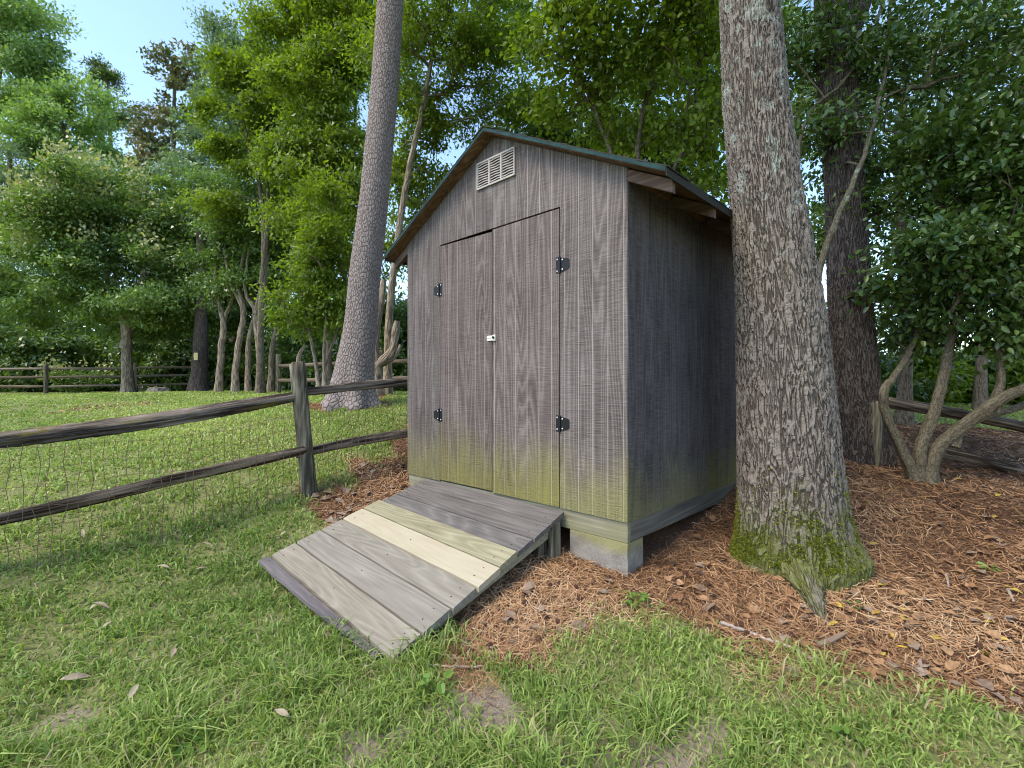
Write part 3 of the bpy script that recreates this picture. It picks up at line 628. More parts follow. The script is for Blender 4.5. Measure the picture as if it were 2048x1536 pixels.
def grow(name, label, cat, trunks, crowns, leafm, n_leaf, size, bark, seed, spread=.35, group=None, fine=False, wide=.5, sides=8, singles=0, single_mat=None, blossom=0, twig=.006, flat=.6, up=.6, part='crown', trunk_noise=.05, minz=.35):
    """trunks: [(points, r0, r1)]; crowns: [(centre, (rx,ry,rz), clumps)]; limbs reach every clump"""
    r = np.random.default_rng(seed)
    b0 = np.asarray(trunks[0][0][0], float); root = empty(name, label, cat, tuple(b0), 0, group)
    bag = Bag(); N = []; Pn = []; Rn = []
    for pts, r0, r1 in trunks:
        C = catmull(pts, 7); k = len(C); jt = np.stack([np.convolve(r.normal(0, trunk_noise * .9, k + 8), np.ones(9) / 9, 'valid') for _ in range(2)], -1) * np.linspace(0, 1, k)[:, None] ** .3; C[:, :2] += jt
        fl = np.linspace(0, 1, k); rad = r0 + (r1 - r0) * fl ** .8; rad = rad * (1 + .45 * np.exp(-fl * k * .9))
        C2 = C.copy(); C2[0, 2] -= .12
        bag.add(*tube(C2 - b0, rad, sides, lambda rr, i, th, P: rr * (1 + .10 * np.sin(3 * th + i * .12 + seed) + .06 * np.sin(5 * th - i * .2))))
        lo = int(k * minz)
        for q in range(lo, k): N.append(C[q]); Pn.append(-1); Rn.append(rad[q])
    cl = []
    for c, rad, m in crowns:
        d = norm(r.normal(size=(m, 3))); rr = r.random(m) ** .45
        cl.append(np.asarray(c) + d * rr[:, None] * np.asarray(rad))
    cl = np.vstack(cl); tN = np.array(N)
    cl = cl[np.argsort(np.min(np.linalg.norm(cl[:, None] - tN[None], axis=2), axis=1))]
    edges = []
    for c in cl:
        A = np.array(N); d = np.linalg.norm(A - c, axis=1) + 1.0 * np.maximum(0, A[:, 2] - c[2] + .15)
        k = int(np.argmin(d)); p = A[k]; prev = k; L = np.linalg.norm(c - p); m = max(2, min(5, int(L / .45) + 1))
        for q in range(1, m + 1):
            f = q / m; x = p + (c - p) * f; x = x + r.normal(0, .06 * L / m + .01, 3) * (q < m); x[2] += .10 * L * math.sin(math.pi * f) * .5
            N.append(x); Pn.append(prev); Rn.append(0.0); prev = len(N) - 1
    w = np.zeros(len(N))
    for i in range(len(N) - 1, -1, -1):
        if Pn[i] >= 0:
            w[i] += twig ** 2 * .8; w[Pn[i]] += w[i] * .95
    for i in range(len(N)):
        if Pn[i] >= 0:
            pr = min(math.sqrt(w[Pn[i]]) if Pn[Pn[i]] >= 0 else math.sqrt(w[i]) * 1.25, .6 * Rn[Pn[i]] if Pn[Pn[i]] < 0 else 9)
            ra = max(min(math.sqrt(w[i]), pr), .0035)
            bag.add(*tube(np.array([N[Pn[i]], N[i]]) - b0, [max(pr, ra), ra], 5))
    bag.build('trunk', bark, root)
    # leaves
    far = (not fine) and b0[1] > 10.0
    if far: n_leaf = int(n_leaf * 1.9); size *= 1.25; wide = min(wide * 1.35, .8)
    elif not fine: size *= 1.2
    if not fine: spread *= .80; flat *= .85
    m = len(cl); per = max(1, n_leaf // m); n = per * m
    cv = np.repeat(r.normal(0, .16, m), per); cc = np.repeat(cl, per, 0)
    off = r.normal(0, 1, (n, 3)) * spread * np.repeat(r.uniform(.6, 1.25, m), per)[:, None]; off[:, 2] *= flat
    pos = cc + off
    ctr = cl.mean(0); outw = norm(cc - ctr + off * 1.5)
    nrm = norm(np.array([[0, 0, up]]) + .45 * outw + r.normal(0, .5, (n, 3)))
    td = norm(.6 * outw + r.normal(0, .7, (n, 3)) + np.array([[0, 0, -.25]]))
    sz = size * r.uniform(.6, 1.25, n); var = np.clip(.5 + cv + r.normal(0, .2, n), 0, 1)
    keep = pos[:, 2] > g(pos[:, 0], pos[:, 1]) + .05
    # keep leaves out of the shed
    lx = (pos[:, :2] - SHO) @ SHX; ly = (pos[:, :2] - SHO) @ SHY
    keep &= ~((lx > -.35) & (lx < Wd + .42) & (ly > -.3) & (ly < Dp + .25) & (pos[:, 2] < 3.6))
    pos, td, nrm, sz, var = pos[keep], td[keep], nrm[keep], sz[keep], var[keep]
    if singles:
        dist = np.linalg.norm(pos - np.array([0, 0, CAMZ]), axis=1) / sz
        vis = (np.abs(pos[:, 0]) < pos[:, 1] * 1.02) & (pos[:, 2] - CAMZ < pos[:, 1] * .77)
        idx = np.argsort(np.where(vis, dist, 1e9))[:singles]
    V, Fs, vv = leaf_geo(*(np.delete(a, idx, 0) if singles else a for a in (pos - b0, td, nrm, sz, var)), wide=wide, fine=fine, tris=far)
    cr = mesh_np(part, V, Fs, leafm, root, var=vv)
    if singles:
        cr['kind'] = 'stuff'
        me = leaf_mesh(wide)
        if not me.materials: me.materials.append(single_mat)
        T = norm(td[idx]); Nn = norm(nrm[idx] - (nrm[idx] * T).sum(1, keepdims=True) * T); B = np.cross(Nn, T)
        for q, i in enumerate(idx):
            o = bpy.data.objects.new('leaf', me); s = float(sz[i]); p = pos[i] - b0
            o.matrix_basis = Matrix(((T[q][0] * s, B[q][0] * s, Nn[q][0] * s, p[0]), (T[q][1] * s, B[q][1] * s, Nn[q][1] * s, p[1]), (T[q][2] * s, B[q][2] * s, Nn[q][2] * s, p[2]), (0, 0, 0, 1)))
            link(o, root)
    if blossom:
        top = cl[np.argsort(-(cl[:, 2] + .3 * np.linalg.norm(cl - ctr, axis=1)))[:int(m * .55)]]
        k = np.repeat(np.arange(len(top)), blossom); P = top[k] + r.normal(0, .22, (len(k), 3)) + np.array([0, 0, .25]) + norm(top[k] - ctr) * .3
        V, Fs, vv = leaf_geo(P - b0, r.normal(0, 1, P.shape) + np.array([0, 0, .8]), r.normal(0, 1, P.shape), np.full(len(P), .15), r.random(len(P)), wide=.7)
        bl = mesh_np('blossom', V, Fs, M['blossom'], root, var=vv)
    return root
_lm = {}
def leaf_mesh(wide):
    prof = [(0, 0, 0), (.30, .42, .10), (.68, .36, .06), (1.0, 0, -.08), (.68, -.36, .06), (.30, -.42, .10)]
    me = bpy.data.meshes.new('leaf'); me.from_pydata([(a, c * wide, h) for a, c, h in prof], [], [(0, 1, 2, 3), (0, 3, 4, 5)]); return me

# big trunk in front of the shed's side wall
def big_tree():
    d = 3.42; rows = [(-500, 1462, 92), (-200, 1482, 100), (0, 1497, 109), (200, 1510, 121), (400, 1534, 133), (600, 1557, 156), (750, 1566, 172), (900, 1573, 186), (1000, 1577, 194), (1060, 1580, 200), (1170, 1588, 212)]
    b = at(1590, 1142, d); b[2] = gz(b[0], b[1]); root = empty('furrowed_bark_tree', 'large leaning tree with grey furrowed bark and mossy base beside the shed', 'tree', tuple(b))
    C = np.array([at(px, py, d) for py, px, w in rows[::-1]]); w = np.array([q[2] for q in rows[::-1]]) / F * d / 2
    zs = np.linspace(b[2] - .12, C[-1, 2], 480); cx = np.interp(zs, C[:, 2], C[:, 0]); rad = np.interp(zs, C[:, 2], w)
    k = np.ones(25) / 25; pad = lambda a: np.convolve(np.pad(a, 12, 'edge'), k, 'valid'); cx, rad = pad(cx), pad(rad)
    P = np.stack([cx - b[0], np.full_like(cx, 0), zs - b[2]], -1)
    def rf(r, i, th, PP):
        h = PP[:, 2][:, None] + 0 * th
        A = np.arctan2  # lobes
        fl = .055 * np.exp(-np.maximum(h, 0) / .13) * (1 + .4 * np.sin(3 * th + 1.0)) + .018 * np.exp(-np.maximum(h, 0) / .35)
        fl += .028 * np.exp(-np.maximum(h, 0) / .30) * np.sin(5 * th + .5)
        return r * (1 + .018 * np.sin(3 * th + h * 1.3) + .012 * np.sin(7 * th + h * 2.1)) * .97 + fl
    V, Q, U = tube(P, rad, 190, rf); mesh_np('trunk', V, Q, M['bark_main'], root, smooth_=True, uv=U)
    # surface root running towards the lawn
    e = gp(1650, 1248); s = gp(1600, 1170); q = np.array([s + [0.0, .12, .10], s * .75 + e * .25 + [0, 0, .055], s * .4 + e * .6 + [0, 0, .02], e + [0, 0, -.03]]) - b
    Cc = catmull(q, 14); V, Q, U = tube(Cc, np.linspace(.10, .03, len(Cc)), 40, lambda r, i, th, PP: r * (1 + .12 * np.sin(3 * th + i * .2) + .05 * np.sin(7 * th - i * .3)))
    mesh_np('root', V, Q, M['bark_main'], root, smooth_=True, uv=U)
    # moss fuzz on the flare
    r = np.random.default_rng(3); n = 40000; th = r.uniform(0, 2 * np.pi, n); h = np.abs(r.normal(0, .24, n)) + .01
    keep = (np.sin(th * 4 + h * 9) + np.sin(th * 9 - h * 17) * .8 + r.normal(0, .7, n)) > .1 + 2.2 * (h - .2); th, h = th[keep], h[keep]
    R0 = np.interp(h + b[2], zs, rad); X = np.interp(h + b[2], zs, cx)
    rr = rf(R0[:, None], 0, th[:, None], np.stack([h, h, h], -1))[:, 0] - .006
    dirv = np.stack([np.cos(th), np.sin(th), 0 * th], -1)
    # tube frame: A = T x (0,1,0), B = T x A  -> match by angle of the built surface
    A = np.array([-1.0, 0, 0]); B = np.array([0, -1.0, 0])
    dirv = np.cos(th)[:, None] * A + np.sin(th)[:, None] * B
    P = np.stack([X - b[0], 0 * X, h], -1) + dirv * rr[:, None]
    td = norm(dirv + r.normal(0, .7, P.shape) + np.array([0, 0, .3])); V, Fs, vv = leaf_geo(P, td, r.normal(0, 1, P.shape), r.uniform(.010, .024, len(P)), r.random(len(P)), wide=.40)
    mo = mesh_np('moss', V, Fs, M['moss'], root, var=vv); mo['kind'] = 'stuff'; mo['label'] = 'bright green moss around the foot of the trunk'
    # high crown, mostly above the picture
    r2 = np.random.default_rng(5); n = 9000; c = b + np.array([-.6, .6, 8.3]); P = c + norm(r2.normal(size=(n, 3))) * (r2.random((n, 1)) ** .4) * np.array([2.6, 2.6, 1.6]) - b
    V, Fs, vv = leaf_geo(P, r2.normal(0, 1, P.shape), r2.normal(0, .5, P.shape) + [0, 0, 1], r2.uniform(.08, .15, n), r2.random(n)); mesh_np('crown', V, Fs, M['leaf_mid'], root, var=vv)
big_tree()
def big_trunk(name, label, d, rows, base, mat, sides, nz, flare, roots=0, seed=0, fork=None):
    bx = at(*base, d); b = bx.copy(); b[2] = gz(b[0], b[1]); root = empty(name, label, 'tree', tuple(b))
    C = np.array([at(px, py, d) for py, px, w in rows[::-1]]); w = np.array([q[2] for q in rows[::-1]]) / F * d / 2
    zs = np.linspace(b[2] - .15, C[-1, 2], nz); cx = np.interp(zs, C[:, 2], C[:, 0]); rad = np.interp(zs, C[:, 2], w)
    k = np.ones(25) / 25; pad = lambda a: np.convolve(np.pad(a, 12, 'edge'), k, 'valid'); cx, rad = pad(cx), pad(rad)
    P = np.stack([cx - b[0], .02 * np.sin(zs * 1.1), zs - b[2]], -1)
    def rf(r, i, th, PP):
        h = np.maximum(PP[:, 2][:, None] + 0 * th, 0)
        return r * (1 + .02 * np.sin(3 * th + h * .8)) + flare * np.exp(-h / .22) * (1 + .55 * np.sin((roots or 4) * th + seed))
    V, Q, U = tube(P, rad, sides, rf); mesh_np('trunk', V, Q, mat, root, smooth_=True, uv=U)
    if fork:
        for pts, r0, r1 in fork:
            Cc = catmull(np.array([at(*q) for q in pts]) - b, 10); V, Q, U = tube(Cc, np.linspace(r0, r1, len(Cc)), 40); mesh_np('limb', V, Q, mat, root, smooth_=True, uv=U)
    r2 = np.random.default_rng(seed + 40); n = 6000; top = np.array([cx[-1] - b[0], 0, zs[-1] - b[2]])
    Pl = top + norm(r2.normal(size=(n, 3))) * (r2.random((n, 1)) ** .4) * np.array([2.2, 2.2, 1.2]) + [0, 0, .9]
    V, Fs, vv = leaf_geo(Pl, r2.normal(0, 1, Pl.shape), r2.normal(0, .5, Pl.shape) + [0, 0, 1], r2.uniform(.08, .15, n), r2.random(n)); mesh_np('crown', V, Fs, M['leaf_mid'], root, var=vv)
    return root
big_trunk('pine_tree', 'tall pine trunk with pale scaly plate bark at the lawn edge behind the fence', 7.5,
          [(-420, 808, 44), (0, 780, 50), (200, 767, 53), (400, 749, 55), (560, 729, 60), (650, 722, 62), (700, 715, 68), (750, 707, 76), (805, 702, 84)], (702, 805), M['bark_pine'], 120, 400, .11, 6, 2)
big_trunk('dark_bark_tree', 'tall straight tree with dark furrowed bark beside the fence behind the mossy trunk', 5.75,
          [(-300, 1660, 58), (0, 1668, 66), (150, 1672, 68), (400, 1690, 68), (600, 1700, 74), (750, 1712, 80), (850, 1722, 84), (925, 1728, 88)], (1728, 918), M['bark_dark'], 110, 360, .05, 5, 4,
          fork=[([(1676, 150, 5.75), (1700, 60, 5.7), (1735, -40, 5.6), (1760, -160, 5.6)], .13, .10)])

LE = at
# 1 rounded blossoming tree on the lawn's far edge
def B(px, py=None, d=None):
    if d is None: return gp(px, py)
    x = (px - 1024) / F * d; return np.array([x, d, gz(x, d)])
d = 18.0
grow('blossoming_tree', 'rounded tree tipped with cream blossom, short forked trunk inside the far fence', 'tree',
     [([B(255, 0, d), at(252, 700, d), at(246, 640, d), at(215, 560, d), at(190, 450, d)], .20, .07), ([at(250, 690, d), at(262, 620, d), at(290, 540, d), at(300, 460, d)], .15, .06)],
     [(at(190, 420, d), (2.0, 2.0, 1.7), 34), (at(95, 500, d), (1.7, 1.9, 1.8), 30), (at(235, 510, d), (2.4, 2.0, 1.8), 40), (at(310, 590, d - .6), (1.3, 1.5, 1.1), 14), (at(60, 600, d), (1.9, 1.8, 1.2), 18), (at(160, 600, d - .5), (2.2, 1.6, .9), 16)],
     M['leaf_mid'], 34000, .115, M['bark_tan'], 21, spread=.42, blossom=60, minz=.3)
# far tall trees on the left
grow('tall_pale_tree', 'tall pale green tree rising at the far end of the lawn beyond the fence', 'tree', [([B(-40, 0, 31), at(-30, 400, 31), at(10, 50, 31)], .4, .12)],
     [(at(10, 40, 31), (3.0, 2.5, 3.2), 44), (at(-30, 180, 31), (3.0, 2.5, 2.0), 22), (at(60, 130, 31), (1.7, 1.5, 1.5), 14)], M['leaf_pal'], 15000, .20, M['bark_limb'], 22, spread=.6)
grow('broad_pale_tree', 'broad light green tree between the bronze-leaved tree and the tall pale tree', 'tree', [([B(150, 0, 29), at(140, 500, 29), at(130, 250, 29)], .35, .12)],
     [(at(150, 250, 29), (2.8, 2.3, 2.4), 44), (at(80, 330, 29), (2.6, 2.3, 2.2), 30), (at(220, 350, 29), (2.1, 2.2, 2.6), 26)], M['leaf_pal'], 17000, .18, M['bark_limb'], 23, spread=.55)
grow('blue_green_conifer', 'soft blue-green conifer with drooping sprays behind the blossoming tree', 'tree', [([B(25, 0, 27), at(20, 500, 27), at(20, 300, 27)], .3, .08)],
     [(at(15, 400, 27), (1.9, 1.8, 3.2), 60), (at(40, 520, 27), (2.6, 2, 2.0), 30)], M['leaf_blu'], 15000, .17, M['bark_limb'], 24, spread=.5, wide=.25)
grow('dark_pine', 'thin dark-topped pine showing against the sky behind the light green tree', 'tree', [([B(235, 0, 36), at(230, 500, 36), at(215, 150, 36)], .3, .08)],
     [(at(205, 150, 36), (1.2, 1.2, 1.3), 12), (at(235, 230, 36), (1.3, 1.2, 1.6), 16), (at(250, 320, 36), (1.6, 1.5, 1.8), 16)], M['leaf_drk'], 5500, .22, M['bark_limb'], 25, spread=.42, wide=.3)
grow('bronze_magnolia', 'open magnolia with bronze brown leaves showing sky between its branches', 'tree', [([B(350, 0, 25), at(345, 450, 25), at(350, 130, 25)], .25, .06)],
     [(at(365, 150, 25), (1.3, 1.2, 1.7), 34), (at(320, 250, 25), (1.4, 1.2, 1.5), 34), (at(300, 320, 25), (1.1, 1.2, 1.3), 24), (at(385, 260, 25), (1.0, 1.0, 1.5), 16)], M['leaf_mag'], 3900, .18, M['bark_limb'], 26, spread=.30, wide=.55)
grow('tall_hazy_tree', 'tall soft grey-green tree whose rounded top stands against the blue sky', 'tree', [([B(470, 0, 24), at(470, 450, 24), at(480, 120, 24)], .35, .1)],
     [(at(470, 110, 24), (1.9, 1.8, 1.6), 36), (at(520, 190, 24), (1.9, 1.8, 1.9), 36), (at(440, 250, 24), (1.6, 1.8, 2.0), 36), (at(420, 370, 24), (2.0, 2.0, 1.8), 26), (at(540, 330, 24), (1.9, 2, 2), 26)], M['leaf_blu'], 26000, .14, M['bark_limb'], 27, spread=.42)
# slim young tree
d = 13.0
grow('slim_young_tree', 'slim young tree with bright green leaf clusters and a thin bare stem', 'tree',
     [([B(520, 0, d), at(522, 640, d), at(528, 480, d), at(520, 380, d), at(492, 270, d), at(475, 150, d)], .11, .025), ([at(524, 560, d), at(535, 420, d), at(532, 280, d), at(520, 200, d)], .06, .02)],
     [(at(475, 150, d), (.62, .6, .62), 26), (at(530, 230, d), (.6, .6, .7), 18), (at(470, 300, d), (.7, .6, .7), 18), (at(440, 400, d), (.6, .6, .35), 8), (at(560, 340, d), (.6, .6, .8), 16), (at(600, 190, d), (.7, .6, .9), 18), (at(430, 220, d), (.4, .4, .4), 7)],
     M['leaf_yel'], 16000, .085, M['bark_limb'], 28, spread=.22)
# mid dark mass between blossoming tree and grey stems
d = 19.5
grow('layered_tree', 'mid green tree with layered sprays of leaves right of the blossoming tree', 'tree', [([B(405, 0, d), at(400, 600, d), at(370, 420, d)], .2, .07), ([at(400, 620, d), at(440, 520, d), at(450, 430, d)], .12, .05)],
     [(at(330, 430, d), (1.5, 1.8, 1.3), 26), (at(410, 400, d), (1.7, 1.8, 1.0), 26), (at(380, 520, d), (2.4, 1.8, 1.3), 34), (at(350, 620, d - 1), (2.0, 1.4, 1.0), 26), (at(460, 600, d), (1.5, 1.4, 1.2), 18), (at(290, 660, d), (1.6, 1.3, .8), 12)],
     M['leaf_mid'], 27000, .115, M['bark_tan'], 29, spread=.42, flat=.4)
# twisted grey stems
d = 14.5
tw = [([(436, 0), (440, 700), (446, 640), (432, 560), (440, 470)], .11), ([(470, 0), (474, 700), (486, 620), (478, 560), (500, 470)], .10), ([(497, 0), (500, 690), (508, 620), (494, 540), (510, 440)], .085), ([(521, 0), (516, 690), (512, 620), (526, 540), (540, 440)], .12), ([(540, 0), (545, 700), (560, 610), (552, 520), (575, 430)], .10)]
labs = ['leftmost tan stem of the twisted cluster, beside the dark tagged trunk', 'tan stem that bends twice within the twisted cluster', 'thinnest tan stem in the middle of the twisted cluster', 'thick grey stem of the twisted cluster with spreading surface roots', 'tan stem of the twisted cluster next to the bright laurel bush']
for k, (pp, r0) in enumerate(tw):
    dd = d + [.3, -.2, .4, -.3, .3][k]
    P = [B(pp[0][0], 0, dd)] + [at(x, y, dd) for x, y in pp[1:]]
    top = pp[-1]
    grow('twisted_stem_tree', labs[k], 'tree', [(P, r0, .05), ([P[2], at(pp[2][0] + (-18 if k % 2 else 20), 580, dd), at(pp[3][0] + (-30 if k % 2 else 34), 500, dd)], r0 * .5, .03)],
         [(at(top[0], 440, dd), (1.2, 1.1, 1.0), 16), (at(top[0] - 10, 540, dd + .6), (1.0, .9, .9), 12)] + ([(at(440, 590, dd), (1.0, .8, .7), 8)] if k == 0 else []),
         M['leaf_mid'] if k % 2 else M['leaf_drk'], 7000, .09, M['bark_tan'], 60 + k, spread=.34, group='twisted tan stems behind the lawn', trunk_noise=.10, minz=.5)
# dark trunk with a yellow tag
d = 17.5
tagt = grow('dark_trunk_tree', 'dark straight trunk carrying a small yellow tag in the shade beyond the lawn', 'tree', [([B(395, 0, d), at(400, 690, d), at(402, 600, d), at(400, 450, d)], .30, .14)],
     [(at(390, 560, d + 1), (2.0, 1.5, 1.2), 24), (at(420, 470, d + 1), (2.0, 1.5, 1.0), 20)], M['leaf_drk'], 9000, .11, M['bark_dark'], 70, spread=.42)
p = at(392, 713, d - .34); bm = bmesh.new(); add_box(bm, -.07, .07, -.02, 0, -.13, .13)
bmesh.ops.bevel(bm, geom=bm.edges[:], offset=.008, segments=1, affect='EDGES')
for q in range(2): add_box(bm, -.075, .075, -.03, -.021, -.02 + .09 * q, .03 + .05 * q)
tg = bm_obj('tree_tag', bm, M['tag']); tg.location = p; tag(tg, 'small yellow tag nailed to the dark trunk past the lawn', 'tag')
# laurel bush
d = 9.3
grow('laurel_bush', 'bright green glossy laurel bush between the twisted stems and the pine trunk', 'bush',
     [([B(640, 0, d), at(625, 700, d), at(610, 620, d)], .05, .02), ([B(650, 0, d), at(650, 700, d), at(655, 600, d)], .05, .02), ([B(628, 0, d), at(665, 690, d + .2), at(690, 600, d + .4)], .04, .02), ([B(600, 0, d), at(596, 720, d), at(610, 690, d)], .06, .03)],
     [(at(625, 520, d), (.62, .6, .75), 40), (at(600, 610, d), (.50, .5, .6), 26), (at(665, 620, d + .2), (.5, .5, .8), 30), (at(700, 520, d + .6), (.6, .5, .9), 24), (at(640, 420, d + .4), (.7, .6, .7), 26)],
     M['leaf_yel'], 19000, .075, M['bark_tan'], 31, spread=.17, wide=.45, fine=False)
# bright yellow-green trees behind the pine
d = 11.5
grow('bright_leafy_tree', 'tall yellow-green leafy tree filling the space left of the pine trunk', 'tree', [([B(655, 0, d), at(655, 620, d), at(640, 400, d), at(655, 150, d)], .12, .04), ([at(655, 560, d), at(700, 400, d), at(715, 200, d)], .07, .03)],
     [(at(640, 20, d), (1.0, 1.0, 1.0), 34), (at(690, 130, d), (.9, .9, 1.1), 34), (at(610, 180, d), (.8, .9, .9), 28), (at(660, 290, d), (1.1, .9, .9), 38), (at(600, 340, d), (.7, .8, .9), 22), (at(690, 400, d), (.8, .8, .8), 26), (at(620, 450, d + .6), (.9, .8, .7), 20), (at(740, 30, d), (.9, .9, 1.0), 24), (at(570, 90, d + 1), (.8, .9, 1.0), 22)],
     M['leaf_yel'], 42000, .088, M['bark_limb'], 32, spread=.27)
# thin lichen trunk between pine and shed
d = 9.0
grow('thin_lichen_tree', 'thin pale-barked tree with yellow-green leaves between the pine trunk and the shed roof', 'tree',
     [([B(775, 0, d), at(778, 640, d), at(796, 480, d), at(818, 340, d), at(838, 240, d), at(862, 120, d), at(880, -30, d)], .085, .03)],
     [(at(860, 60, d), (.9, .8, .8), 34), (at(940, 120, d), (.8, .8, .7), 30), (at(830, 210, d + .4), (.6, .7, .7), 20), (at(960, 30, d), (.8, .8, .7), 26), (at(890, 230, d + .6), (.8, .7, .6), 22), (at(800, 330, d + 1), (.6, .6, .7), 16), (at(780, 100, d + 1), (.7, .7, .9), 22), (at(850, 380, d + 1.2), (.8, .6, .9), 20), (at(800, 500, d + 1.5), (.6, .6, .8), 16), (at(1000, 200, d + .8), (.7, .6, .8), 18)],
     M['leaf_yel'], 33000, .075, M['bark_tan'], 33, spread=.23, fine=False)
# old snag
d = 8.6
def snag():
    b = B(765, 0, d); r = empty('broken_snag', 'broken dead snag with a forked top between the pine trunk and the shed', 'dead tree', tuple(b)); bag = Bag()
    for pts, r0, r1 in (([(758, 0), (752, 740), (770, 720), (785, 700), (790, 672), (794, 642)], .11, .05), ([(748, 0), (750, 720), (756, 640), (768, 560)], .08, .05), ([(772, 722), (790, 712), (802, 690)], .05, .03)):
        P = [(B(pts[0][0], 0, d) - [0, 0, .1]) if pts[0][1] == 0 else at(*pts[0], d)] + [at(x, y, d) for x, y in pts[1:]]
        C = catmull(np.array(P) - b, 8); bag.add(*tube(C, np.linspace(r0, r1, len(C)), 14, lambda rr, i, th, PP: rr * (1 + .15 * np.sin(2 * th + i * .4) + .1 * np.sin(5 * th - i * .5))))
    bag.build('trunk', M['bark_tan'], r)
snag()
# trees behind the shed roof
d = 6.6
grow('overhanging_tree', 'backlit bright green tree spreading its thin dark branches over the shed roof', 'tree',
     [([B(1290, 0, d + 1.2), at(1290, 500, d + 1.2), at(1275, 300, d + 1.1), at(1300, 150, d + 1), at(1330, -20, d + .8)], .07, .025), ([at(1290, 480, d + 1.2), at(1200, 250, d + 1), at(1130, 80, d + .8)], .045, .015), ([at(1288, 450, d + 1.2), at(1380, 260, d + 1), at(1400, 60, d + .8)], .045, .02)],
     [(at(1110, 60, d + .4), (.55, .6, .50), 22), (at(1190, 130, d + .8), (.55, .7, .55), 24), (at(1330, 90, d + .6), (.75, .7, .6), 30), (at(1400, 230, d + .8), (.5, .7, .6), 24), (at(1260, 270, d + 1.4), (.7, .7, .5), 22), (at(1250, 10, d + .4), (.8, .7, .5), 28), (at(1400, 20, d + .3), (.6, .7, .5), 22), (at(1420, 360, d + 1.2), (.5, .5, .5), 14), (at(1130, 210, d + 1.4), (.45, .6, .4), 12)],
     M['leaf_yel'], 13000, .095, M['bark_limb'], 34, spread=.20, fine=True, wide=.75, singles=300, single_mat=M['leafobj_yel'])
d = 11.0
grow('backlit_tree', 'dense leafy tree farther behind the shed roof', 'tree', [([B(1150, 0, d), at(1150, 500, d), at(1160, 250, d), at(1170, 50, d)], .14, .04)],
     [(at(1080, 250, d), (.9, 1, .8), 26), (at(1200, 300, d), (1.1, 1, .9), 32), (at(1340, 300, d), (1.3, 1, 1.0), 34), (at(1440, 200, d), (1.1, 1, 1.2), 28), (at(1320, 150, d), (1.2, 1, .9), 26), (at(1010, 330, d), (.8, .9, .9), 20), (at(1020, 60, d), (.7, .9, .6), 14), (at(1460, 20, d), (1.1, 1, .9), 22)],
     M['leaf_mid'], 27000, .10, M['bark_limb'], 35, spread=.27)
# multi-stem shrub on the right
d = 5.05
base = gp(1838, 962)
def RP(px, py, dd): return at(px, py, dd)
grow('evergreen_shrub', 'multi-stemmed evergreen shrub with mottled stems and glossy dark leaves by the rail fence', 'shrub',
     [([base + [-.03, 0, 0], RP(1805, 900, d), RP(1775, 830, d), RP(1768, 780, d), RP(1790, 750, d + .1), RP(1830, 690, d + .3), RP(1850, 600, d + .4)], .060, .022),
      ([base + [.02, .03, 0], RP(1840, 900, d), RP(1868, 830, d + .05), RP(1892, 740, d + .1), RP(1905, 660, d + .1), RP(1935, 560, d + .1), RP(1950, 420, d + .2)], .068, .03),
      ([base + [.08, -.02, 0], RP(1880, 895, d - .05), RP(1940, 840, d - .1), RP(2000, 795, d - .2), RP(2060, 770, d - .3), RP(2120, 700, d - .4)], .070, .04),
      ([RP(1905, 870, d - .05), RP(1960, 835, d), RP(2040, 815, d + .1), RP(2110, 780, d + .1)], .045, .03),
      ([RP(1990, 800, d - .15), RP(2002, 750, d - .15), RP(1990, 690, d - .1), RP(2020, 600, d - .1), RP(2060, 480, d - .1)], .04, .02)],
     [(RP(1900, 560, d + .1), (.75, .55, .5), 44), (RP(2010, 480, d), (.6, .6, .6), 44), (RP(1930, 370, d + .1), (.6, .6, .4), 34), (RP(1850, 650, d + .5), (.55, .4, .30), 20), (RP(2040, 640, d - .2), (.35, .4, .45), 24), (RP(1990, 250, d + .1), (.55, .6, .45), 30), (RP(1850, 290, d + .2), (.5, .5, .25), 16), (RP(2060, 330, d - .3), (.4, .5, .5), 24), (RP(1760, 400, d + .5), (.35, .4, .25), 10), (RP(1880, 480, d - .3), (.45, .3, .15), 14)],
     M['leaf_drk'], 15500, .085, M['bark_mottle'], 36, spread=.16, fine=True, wide=.62, singles=300, single_mat=M['leafobj_drk'], sides=18, minz=.5, twig=.0045)
# leaning stem crossing the dark trunk
d = 5.3
grow('leaning_sapling', 'thin leaning sapling crossing in front of the dark straight trunk', 'tree',
     [([B(1632, 0, d), at(1632, 600, d), at(1652, 490, d), at(1690, 400, d), at(1725, 320, d), at(1748, 250, d), at(1772, 120, d), at(1785, -30, d)], .042, .015), ([at(1596, 300, d + .2), at(1625, 220, d + .2), at(1690, 160, d + .2), at(1745, 60, d + .2), at(1775, -40, d + .2)], .02, .012)],
     [(at(1640, 250, d + .3), (.35, .4, .3), 12), (at(1620, 100, d + .4), (.5, .5, .5), 18), (at(1740, 120, d + .2), (.6, .5, .5), 22), (at(1720, 330, d + .6), (.4, .4, .35), 14), (at(1840, 60, d), (.7, .6, .45), 24), (at(1960, 110, d - .2), (.6, .6, .45), 24)],
     M['leaf_drk'], 8500, .075, M['bark_mottle'], 37, spread=.18, fine=True, wide=.6, twig=.004)
